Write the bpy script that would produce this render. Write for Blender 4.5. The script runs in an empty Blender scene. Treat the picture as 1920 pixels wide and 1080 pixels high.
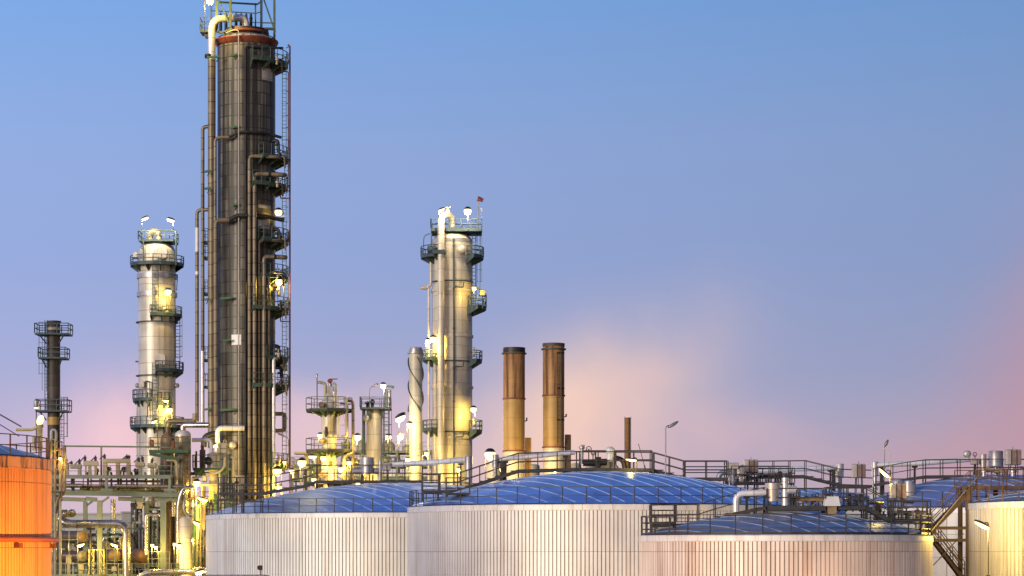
import bpy, math, random
from mathutils import Vector, noise as mnoise
random.seed(7)
C = bpy.context.scene
COL = C.collection
R_ = math.radians
PI = math.pi

# ------------------------------------------------------------------ camera
F = 4500.0                      # focal length in photo pixels (1920 wide)
HOR = 1035.0                    # image row of the horizon
EYE = 10.0                      # camera height in metres
cam_d = bpy.data.cameras.new('camera')
cam = bpy.data.objects.new('camera', cam_d)
COL.objects.link(cam)
cam.location = (0, 0, EYE)
cam.rotation_euler = (R_(90), 0, 0)
cam_d.sensor_width = 36.0
cam_d.lens = 36.0 * F / 1920.0
cam_d.shift_y = (HOR - 540.0) / 1920.0
cam_d.clip_start = 1.0
cam_d.clip_end = 6000.0
C.camera = cam

# ------------------------------------------------------------------ world (dusk sky), soft low sun
def lin(r, g, b):
    f = lambda c: (c / 255 / 12.92) if c / 255 <= 0.04045 else ((c / 255 + 0.055) / 1.055) ** 2.4
    return (f(r), f(g), f(b), 1.0)

W = bpy.data.worlds.new('World')
C.world = W
W.use_nodes = True
wn, wl = W.node_tree.nodes, W.node_tree.links
wn.clear()

def wnode(t, **kw):
    n = wn.new(t)
    for k, v in kw.items():
        setattr(n, k, v)
    return n

def wmath(op, a, b=None, c=None, clamp=False):
    n = wn.new('ShaderNodeMath'); n.operation = op; n.use_clamp = clamp
    for i, s in enumerate((a, b, c)):
        if s is None: continue
        if isinstance(s, (int, float)): n.inputs[i].default_value = s
        else: wl.new(s, n.inputs[i])
    return n.outputs[0]

def wmix(fac, a, b):
    n = wn.new('ShaderNodeMix'); n.data_type = 'RGBA'
    for s, i in ((fac, 0), (a, 6), (b, 7)):
        if isinstance(s, (tuple, float, int)): n.inputs[i].default_value = s
        else: wl.new(s, n.inputs[i])
    return n.outputs[2]

tc = wnode('ShaderNodeTexCoord')
sep = wnode('ShaderNodeSeparateXYZ'); wl.new(tc.outputs['Generated'], sep.inputs[0])
sx, sy, sz = sep.outputs
ramp = wnode('ShaderNodeValToRGB'); wl.new(sz, ramp.inputs[0])
cr = ramp.color_ramp
stops = [(0.0, (208, 182, 194)), (0.041, (181, 167, 199)), (0.0745, (155, 160, 204)), (0.119, (140, 158, 210)),
         (0.163, (137, 161, 214)), (0.225, (115, 159, 220)), (0.45, (66, 112, 190)), (1.0, (38, 74, 150))]
while len(cr.elements) < len(stops): cr.elements.new(0.5)
for e, (p, c) in zip(cr.elements, stops):
    e.position = p; e.color = lin(*c)
col = ramp.outputs[0]
# wisps of noise that bend the edges of the clouds
nz = wnode('ShaderNodeTexNoise'); nz.inputs['Scale'].default_value = 9.0; nz.inputs['Detail'].default_value = 5.0; nz.inputs['Roughness'].default_value = 0.55
wl.new(tc.outputs['Generated'], nz.inputs['Vector'])
warp = wmath('MULTIPLY', wmath('SUBTRACT', nz.outputs[0], 0.5), 0.075)
nz2 = wnode('ShaderNodeTexNoise'); nz2.inputs['Scale'].default_value = 16.0; nz2.inputs['Detail'].default_value = 4.0
wl.new(tc.outputs['Generated'], nz2.inputs['Vector'])

def cloud(px, py, rx, ry, slope, colr, dens):
    """a soft bank of pink vapour in the direction of (px, py), far beyond the plant"""
    global col
    ax, ez = (px - 960) / F, (HOR - py) / F
    u = wmath('DIVIDE', wmath('SUBTRACT', sx, ax), rx)
    v0 = wmath('SUBTRACT', wmath('SUBTRACT', sz, ez), wmath('MULTIPLY', wmath('SUBTRACT', sx, ax), slope))
    v = wmath('DIVIDE', wmath('ADD', v0, warp), ry)
    d = wmath('ADD', wmath('MULTIPLY', u, u), wmath('MULTIPLY', v, v))
    m = wmath('MULTIPLY', wmath('POWER', 2.718, wmath('MULTIPLY', d, -1.0)), dens, clamp=True)
    m = wmath('MULTIPLY', m, wmath('ADD', wmath('MULTIPLY', nz2.outputs[0], 1.3), 0.35), clamp=True)
    m = wmath('MULTIPLY', m, wmath('GREATER_THAN', sy, 0.0))
    col = wmix(m, col, lin(*colr))

cloud(1080, 815, 0.045, 0.033, 0.42, (249, 208, 192), 1.0)
cloud(1165, 775, 0.034, 0.020, 0.65, (226, 188, 202), 0.22)
cloud(1330, 850, 0.040, 0.012, -0.1, (226, 188, 198), 0.5)
cloud(1990, 690, 0.040, 0.046, 0.45, (212, 148, 166), 0.9)
cloud(1850, 865, 0.070, 0.016, 0.1, (212, 160, 176), 0.55)
cloud(245, 835, 0.030, 0.026, 0.1, (240, 194, 204), 0.85)
cloud(620, 850, 0.07, 0.018, 0.0, (234, 196, 204), 0.7)
# the sky is a little lighter to the left
lr = wmath('SUBTRACT', 1.0, wmath('MULTIPLY', sx, 0.75))
lrc = wnode('ShaderNodeCombineXYZ')
for k in range(3): wl.new(lr, lrc.inputs[k])
lm = wnode('ShaderNodeMix', data_type='RGBA', blend_type='MULTIPLY'); lm.inputs[0].default_value = 1.0
wl.new(col, lm.inputs[6]); wl.new(lrc.outputs[0], lm.inputs[7]); col = lm.outputs[2]
# after-sunset glow on the horizon behind the camera
glow_h = wmath('POWER', 2.718, wmath('MULTIPLY', wmath('MULTIPLY', sz, sz), -9.0))
az = wmath('ADD', wmath('MULTIPLY', sx, -0.45), wmath('MULTIPLY', sy, -0.89))
glow_a = wmath('POWER', wmath('MAXIMUM', az, 0.0), 1.3)
col = wmix(wmath('MULTIPLY', wmath('MULTIPLY', glow_h, glow_a), 0.95, clamp=True), col, (1.25, 0.86, 0.66, 1))

SUN_EL, SUN_AZ = 9.0, 218.0       # azimuth clockwise from +Y: behind the camera, a little to the left
skyn = wnode('ShaderNodeTexSky', sky_type='NISHITA', sun_disc=False)
skyn.sun_elevation = R_(SUN_EL); skyn.sun_rotation = R_(SUN_AZ)
bg1 = wnode('ShaderNodeBackground'); bg1.inputs[1].default_value = 0.012; wl.new(skyn.outputs[0], bg1.inputs[0])
bg2 = wnode('ShaderNodeBackground'); bg2.inputs[1].default_value = 0.925; wl.new(col, bg2.inputs[0])
add = wnode('ShaderNodeAddShader'); wl.new(bg1.outputs[0], add.inputs[0]); wl.new(bg2.outputs[0], add.inputs[1])
out = wnode('ShaderNodeOutputWorld'); wl.new(add.outputs[0], out.inputs[0])

sun_d = bpy.data.lights.new('sun', 'SUN'); sun_d.energy = 2.2; sun_d.angle = R_(20); sun_d.color = (1.0, 0.90, 0.75)
sun = bpy.data.objects.new('sun', sun_d); COL.objects.link(sun)
sv = Vector((math.sin(R_(SUN_AZ)) * math.cos(R_(SUN_EL)), math.cos(R_(SUN_AZ)) * math.cos(R_(SUN_EL)), math.sin(R_(SUN_EL))))
sun.rotation_euler = sv.to_track_quat('Z', 'Y').to_euler()
sun.location = (-30, -40, 60)

C.view_settings.view_transform = 'Standard'
C.view_settings.look = 'None'
C.view_settings.exposure = 0.0
C.view_settings.gamma = 1.0
C.render.engine = 'CYCLES'
C.cycles.use_denoising = True
C.cycles.max_bounces = 5
C.cycles.diffuse_bounces = 3
C.cycles.glossy_bounces = 3
C.cycles.sample_clamp_indirect = 4.0

# ------------------------------------------------------------------ mesh helpers
def S(D): return D / F
def P(px, py, D): return Vector(((px - 960) * D / F, D, EYE + (HOR - py) * D / F))
def X(px, D): return (px - 960) * D / F
def Z(py, D): return EYE + (HOR - py) * D / F
def pl(D, s): return [P(float(a.split(',')[0]), float(a.split(',')[1]), D + (float(a.split(',')[2]) if a.count(',') > 1 else 0)) for a in s.split()]

ORG = {}

class MB:
    def __init__(s): s.v = []; s.f = []
    def quad_box(s, p8):
        b = len(s.v); s.v += [tuple(p) for p in p8]
        for q in ((0, 3, 2, 1), (4, 5, 6, 7), (0, 1, 5, 4), (1, 2, 6, 5), (2, 3, 7, 6), (3, 0, 4, 7)):
            s.f.append(tuple(b + i for i in q))
    def box(s, x0, x1, y0, y1, z0, z1):
        s.quad_box([(x0, y0, z0), (x1, y0, z0), (x1, y1, z0), (x0, y1, z0), (x0, y0, z1), (x1, y0, z1), (x1, y1, z1), (x0, y1, z1)])
        return s
    def cbox(s, x0, x1, y0, y1, z0, z1, c=0.04):
        """box with chamfered vertical edges and chamfered top"""
        def ring(i, z): return [(x0 + i + c, y0 + i, z), (x1 - i - c, y0 + i, z), (x1 - i, y0 + i + c, z), (x1 - i, y1 - i - c, z), (x1 - i - c, y1 - i, z), (x0 + i + c, y1 - i, z), (x0 + i, y1 - i - c, z), (x0 + i, y0 + i + c, z)]
        rs = [ring(c, z0), ring(0, z0 + c), ring(0, z1 - c), ring(c, z1)]
        b = len(s.v)
        for r in rs: s.v += r
        for k in range(3):
            for i in range(8):
                j = (i + 1) % 8
                s.f.append((b + k * 8 + i, b + k * 8 + j, b + k * 8 + 8 + j, b + k * 8 + 8 + i))
        s.f.append(tuple(b + i for i in range(7, -1, -1))); s.f.append(tuple(b + 24 + i for i in range(8)))
        return s
    def tube(s, pts, r, n=8, caps=True, r2=None):
        pts = [Vector(p) for p in pts]
        q = [pts[0]]
        for p in pts[1:]:
            if (p - q[-1]).length > 1e-5: q.append(p)
        pts = q
        if len(pts) < 2: return s
        m = len(pts)
        t = []
        for i in range(m):
            a = pts[max(0, i - 1)]; b_ = pts[min(m - 1, i + 1)]
            d = (b_ - a)
            t.append(d.normalized() if d.length > 1e-9 else (t[-1] if t else Vector((0, 0, 1))))
        up = Vector((0, 0, 1)) if abs(t[0].z) < 0.9 else Vector((0, 1, 0))
        u = t[0].cross(up).normalized()
        b = len(s.v)
        off = PI / n
        for i in range(m):
            u = (u - t[i] * u.dot(t[i]))
            u = u.normalized() if u.length > 1e-6 else t[i].orthogonal().normalized()
            w = t[i].cross(u)
            rr = r if r2 is None else r + (r2 - r) * i / (m - 1)
            k = 1.0
            if 0 < i < m - 1:
                c = max(0.5, math.sqrt(max(0.05, (1 + (pts[i] - pts[i - 1]).normalized().dot((pts[i + 1] - pts[i]).normalized())) / 2)))
                k = 1.0 if c > 0.9 else 1 / c ** 0.5
            for j in range(n):
                a = off + 2 * PI * j / n
                s.v.append(tuple(pts[i] + (u * math.cos(a) + w * math.sin(a)) * rr * k))
        for i in range(m - 1):
            for j in range(n):
                k = (j + 1) % n
                s.f.append((b + i * n + j, b + i * n + k, b + (i + 1) * n + k, b + (i + 1) * n + j))
        if caps:
            s.f.append(tuple(b + j for j in range(n - 1, -1, -1))); s.f.append(tuple(b + (m - 1) * n + j for j in range(n)))
        return s
    def bar(s, p, q, w=0.06): return s.tube([p, q], w * 0.7071, 4)
    def pipe(s, pts, r, bend=None, n=10, k=5):
        return s.tube(fillet(pts, bend if bend else r * 2.5, k), r, n)
    def beam(s, p, q, w, h):
        """rectangular beam, w across, h up"""
        p, q = Vector(p), Vector(q); d = (q - p).normalized()
        up = Vector((0, 0, 1)) if abs(d.z) < 0.95 else Vector((0, 1, 0))
        u = d.cross(up).normalized() * (w / 2); v = u.cross(d).normalized() * (h / 2)
        s.quad_box([p - u - v, p + u - v, q + u - v, q - u - v, p - u + v, p + u + v, q + u + v, q - u + v]); return s
    def ibeam(s, p, q, w, h, t=0.05):
        p, q = Vector(p), Vector(q); d = (q - p).normalized()
        up = Vector((0, 0, 1)) if abs(d.z) < 0.95 else Vector((0, 1, 0))
        v = d.cross(up).normalized().cross(d).normalized()
        s.beam(p + v * (h / 2 - t / 2), q + v * (h / 2 - t / 2), w, t); s.beam(p - v * (h / 2 - t / 2), q - v * (h / 2 - t / 2), w, t); s.beam(p, q, t, h - 2 * t - 0.004); return s
    def lathe(s, cx, cy, prof, n=24, caps=True):
        rows = []
        for (r, z) in prof:
            if r < 1e-4:
                rows.append([len(s.v)]); s.v.append((cx, cy, z))
            else:
                rows.append(list(range(len(s.v), len(s.v) + n)))
                s.v += [(cx + r * math.cos(2 * PI * j / n), cy + r * math.sin(2 * PI * j / n), z) for j in range(n)]
        for a, b in zip(rows, rows[1:]):
            for j in range(n):
                k = (j + 1) % n
                if len(a) == 1 and len(b) == 1: break
                if len(a) == 1: s.f.append((a[0], b[k], b[j]))
                elif len(b) == 1: s.f.append((a[j], a[k], b[0]))
                else: s.f.append((a[j], a[k], b[k], b[j]))
        if caps:
            if len(rows[0]) > 1: s.f.append(tuple(reversed(rows[0])))
            if len(rows[-1]) > 1: s.f.append(tuple(rows[-1]))
        return s
    def ball(s, c, rx, ry=None, rz=None, n=12, m=8, rot=0.0):
        """ellipsoid, turned about the y axis by rot"""
        ry = ry or rx; rz = rz or rx
        rows = []
        cr_, sr_ = math.cos(rot), math.sin(rot)
        def tr(x, y, z): return (c[0] + x * cr_ + z * sr_, c[1] + y, c[2] - x * sr_ + z * cr_)
        for i in range(m + 1):
            a = PI * i / m
            if i in (0, m): rows.append([len(s.v)]); s.v.append(tr(0, 0, -rz * math.cos(a)))
            else:
                rows.append(list(range(len(s.v), len(s.v) + n)))
                s.v += [tr(rx * math.sin(a) * math.cos(2 * PI * j / n), ry * math.sin(a) * math.sin(2 * PI * j / n), -rz * math.cos(a)) for j in range(n)]
        for a, b in zip(rows, rows[1:]):
            for j in range(n):
                k = (j + 1) % n
                if len(a) == 1: s.f.append((a[0], b[k], b[j]))
                elif len(b) == 1: s.f.append((a[j], a[k], b[0]))
                else: s.f.append((a[j], a[k], b[k], b[j]))
        return s
    def hdrum(s, c, r, ax, L, n=16):
        """horizontal drum with dished ends; c = centre of the front end, ax = axis direction to the back"""
        c = Vector(c); ax = Vector(ax).normalized(); u = ax.cross(Vector((0, 0, 1))).normalized(); w = u.cross(ax)
        prof = [(0.0, -0.35 * r), (0.45 * r, -0.31 * r), (0.8 * r, -0.17 * r), (r, 0), (r, L), (0.8 * r, L + 0.17 * r), (0.0, L + 0.35 * r)]
        rows = []
        for (q, t) in prof:
            if q == 0: rows.append([len(s.v)]); s.v.append(tuple(c + ax * t))
            else:
                rows.append(list(range(len(s.v), len(s.v) + n)))
                s.v += [tuple(c + ax * t + (u * math.cos(2 * PI * j / n) + w * math.sin(2 * PI * j / n)) * q) for j in range(n)]
        for a, b in zip(rows, rows[1:]):
            for j in range(n):
                k = (j + 1) % n
                if len(a) == 1: s.f.append((a[0], b[j], b[k]))
                elif len(b) == 1: s.f.append((a[k], a[j], b[0]))
                else: s.f.append((a[k], a[j], b[j], b[k]))
        return s
    def ring(s, cx, cy, z, r0, r1, h, n=32):
        return s.lathe(cx, cy, [(r0, z), (r1, z), (r1, z + h), (r0, z + h), (r0, z)], n, False)

def fillet(pts, r, k=5):
    pts = [Vector(p) for p in pts]
    o = [pts[0]]
    for a, b, c in zip(pts, pts[1:], pts[2:]):
        d1, d2 = (a - b), (c - b)
        m = min(r, d1.length * 0.49, d2.length * 0.49)
        p, q = b + d1.normalized() * m, b + d2.normalized() * m
        for i in range(k + 1):
            t = i / k
            o.append(p * (1 - t) ** 2 + b * (2 * t * (1 - t)) * 1.0 + q * t * t if True else b)
    o.append(pts[-1])
    return o

def mesh_of(mb, name, m, org):
    me = bpy.data.meshes.new(name)
    me.from_pydata([(v[0] - org[0], v[1] - org[1], v[2] - org[2]) for v in mb.v], [], mb.f)
    me.polygons.foreach_set('use_smooth', [True] * len(me.polygons))
    me.set_sharp_from_angle(angle=R_(38))
    me.materials.append(m)
    me.update()
    return me

def tagit(o, label, cat, group=None, kind=None):
    if label: o['label'] = label
    if cat: o['category'] = cat
    if group: o['group'] = group
    if kind: o['kind'] = kind
    return o

def thing(name, label, cat, loc, group=None):
    o = bpy.data.objects.new(name, None); COL.objects.link(o)
    o.empty_display_size = 0.5
    o.location = loc; ORG[o.name] = Vector(loc)
    return tagit(o, label, cat, group)

def part(mb, name, m, parent, label=None):
    org = ORG[parent.name]
    o = bpy.data.objects.new(name, mesh_of(mb, name, m, org)); COL.objects.link(o)
    o.parent = parent; ORG[o.name] = org
    if label: o['label'] = label
    return o

def solo(mb, name, m, label, cat, org, group=None, kind=None):
    o = bpy.data.objects.new(name, mesh_of(mb, name, m, Vector(org))); COL.objects.link(o)
    o.location = org; ORG[o.name] = Vector(org)
    return tagit(o, label, cat, group, kind)

# ------------------------------------------------------------------ materials
def mat(name, col, rough=0.5, metal=0.0, var=0.18, vs=1.2, streak=0.0, scol=(0.03, 0.02, 0.012), ss=(2.5, 2.5, 0.12), lo=0.5, hi=0.68,
        rows=0.0, cols=0, seam=0.05, seamk=0.3, jit=0.0, bump=0.0, spots=0.0, spcol=(0.12, 0.05, 0.02), cseam=0.05, axis='Z', coff=0.0, cseamk=None):
    m = bpy.data.materials.new(name); m.use_nodes = True
    n, l = m.node_tree.nodes, m.node_tree.links
    bs = n['Principled BSDF']
    def math_(op, a, b=None, clamp=False):
        q = n.new('ShaderNodeMath'); q.operation = op; q.use_clamp = clamp
        for i, s in enumerate((a, b)):
            if s is None: continue
            if isinstance(s, (int, float)): q.inputs[i].default_value = s
            else: l.new(s, q.inputs[i])
        return q.outputs[0]
    def mix(f, a, b, mode='MIX'):
        q = n.new('ShaderNodeMix'); q.data_type = 'RGBA'; q.blend_type = mode
        for s, i in ((f, 0), (a, 6), (b, 7)):
            if isinstance(s, (int, float)): q.inputs[i].default_value = s
            elif isinstance(s, tuple): q.inputs[i].default_value = (*s[:3], 1)
            else: l.new(s, q.inputs[i])
        return q.outputs[2]
    t = n.new('ShaderNodeTexCoord'); oc = t.outputs['Object']
    nz = n.new('ShaderNodeTexNoise'); nz.inputs['Scale'].default_value = vs; nz.inputs['Detail'].default_value = 5; l.new(oc, nz.inputs['Vector'])
    mr = n.new('ShaderNodeMapRange'); mr.inputs[1].default_value = 0.3; mr.inputs[2].default_value = 0.7; l.new(nz.outputs[0], mr.inputs[0])
    c = mix(mr.outputs[0], tuple(max(0, x * (1 - var)) for x in col), tuple(min(1, x * (1 + var)) for x in col))
    if rows or cols:
        sp = n.new('ShaderNodeSeparateXYZ'); l.new(oc, sp.inputs[0])
        ms = 1.0
        zr = math_('DIVIDE', sp.outputs[axis], rows if rows else 1e6)
        an = math_('MULTIPLY', math_('ARCTAN2', sp.outputs['Y'], sp.outputs['X']), (cols if cols else 1) / (2 * PI))
        if rows: ms = math_('GREATER_THAN', math_('FRACT', zr), seam / rows)
        if cols: 
            mc = math_('GREATER_THAN', math_('FRACT', math_('ADD', an, coff)), cseam)
            ms = math_('MINIMUM', ms, mc) if rows else mc
        if jit:
            cv = n.new('ShaderNodeCombineXYZ'); l.new(math_('FLOOR', an) if cols else an, cv.inputs[0]); l.new(math_('FLOOR', zr), cv.inputs[1])
            if not cols: cv.inputs[0].default_value = 0; l.remove(cv.inputs[0].links[0])
            w = n.new('ShaderNodeTexWhiteNoise'); w.noise_dimensions = '2D'; l.new(cv.outputs[0], w.inputs['Vector'])
            k = math_('ADD', math_('MULTIPLY', w.outputs['Value'], 2 * jit), 1 - jit)
            cc = n.new('ShaderNodeCombineXYZ')
            for i in range(3): l.new(k, cc.inputs[i])
            c = mix(1.0, c, cc.outputs[0], 'MULTIPLY')
        c = mix(math_('SUBTRACT', 1.0, ms), c, mix(1.0, c, (seamk, seamk, seamk), 'MULTIPLY'))
    if streak:
        mp = n.new('ShaderNodeMapping'); mp.inputs['Scale'].default_value = ss; l.new(oc, mp.inputs[0])
        n2 = n.new('ShaderNodeTexNoise'); n2.inputs['Scale'].default_value = 1.0; n2.inputs['Detail'].default_value = 6; n2.inputs['Roughness'].default_value = 0.6; l.new(mp.outputs[0], n2.inputs['Vector'])
        r2 = n.new('ShaderNodeMapRange'); r2.inputs[1].default_value = lo; r2.inputs[2].default_value = hi; r2.inputs[4].default_value = streak; l.new(n2.outputs[0], r2.inputs[0])
        c = mix(r2.outputs[0], c, scol)
    if spots:
        n3 = n.new('ShaderNodeTexNoise'); n3.inputs['Scale'].default_value = 4.5; n3.inputs['Detail'].default_value = 8; n3.inputs['Roughness'].default_value = 0.7; l.new(oc, n3.inputs['Vector'])
        r3 = n.new('ShaderNodeMapRange'); r3.inputs[1].default_value = 0.56; r3.inputs[2].default_value = 0.66; r3.inputs[4].default_value = spots; l.new(n3.outputs[0], r3.inputs[0])
        c = mix(r3.outputs[0], c, spcol)
    l.new(c, bs.inputs['Base Color'])
    rr = n.new('ShaderNodeMapRange'); rr.inputs[3].default_value = max(0.05, rough - 0.1); rr.inputs[4].default_value = min(1, rough + 0.1); l.new(nz.outputs[0], rr.inputs[0])
    l.new(rr.outputs[0], bs.inputs['Roughness'])
    bs.inputs['Metallic'].default_value = metal
    if bump:
        b = n.new('ShaderNodeBump'); b.inputs['Strength'].default_value = bump; b.inputs['Distance'].default_value = 0.05; l.new(nz.outputs[0], b.inputs['Height']); l.new(b.outputs[0], bs.inputs['Normal'])
    return m

def glowmat(name, col, strength):
    m = bpy.data.materials.new(name); m.use_nodes = True
    bs = m.node_tree.nodes['Principled BSDF']
    bs.inputs['Base Color'].default_value = (0.8, 0.75, 0.6, 1)
    bs.inputs['Emission Color'].default_value = (*col, 1); bs.inputs['Emission Strength'].default_value = strength
    return m

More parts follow.
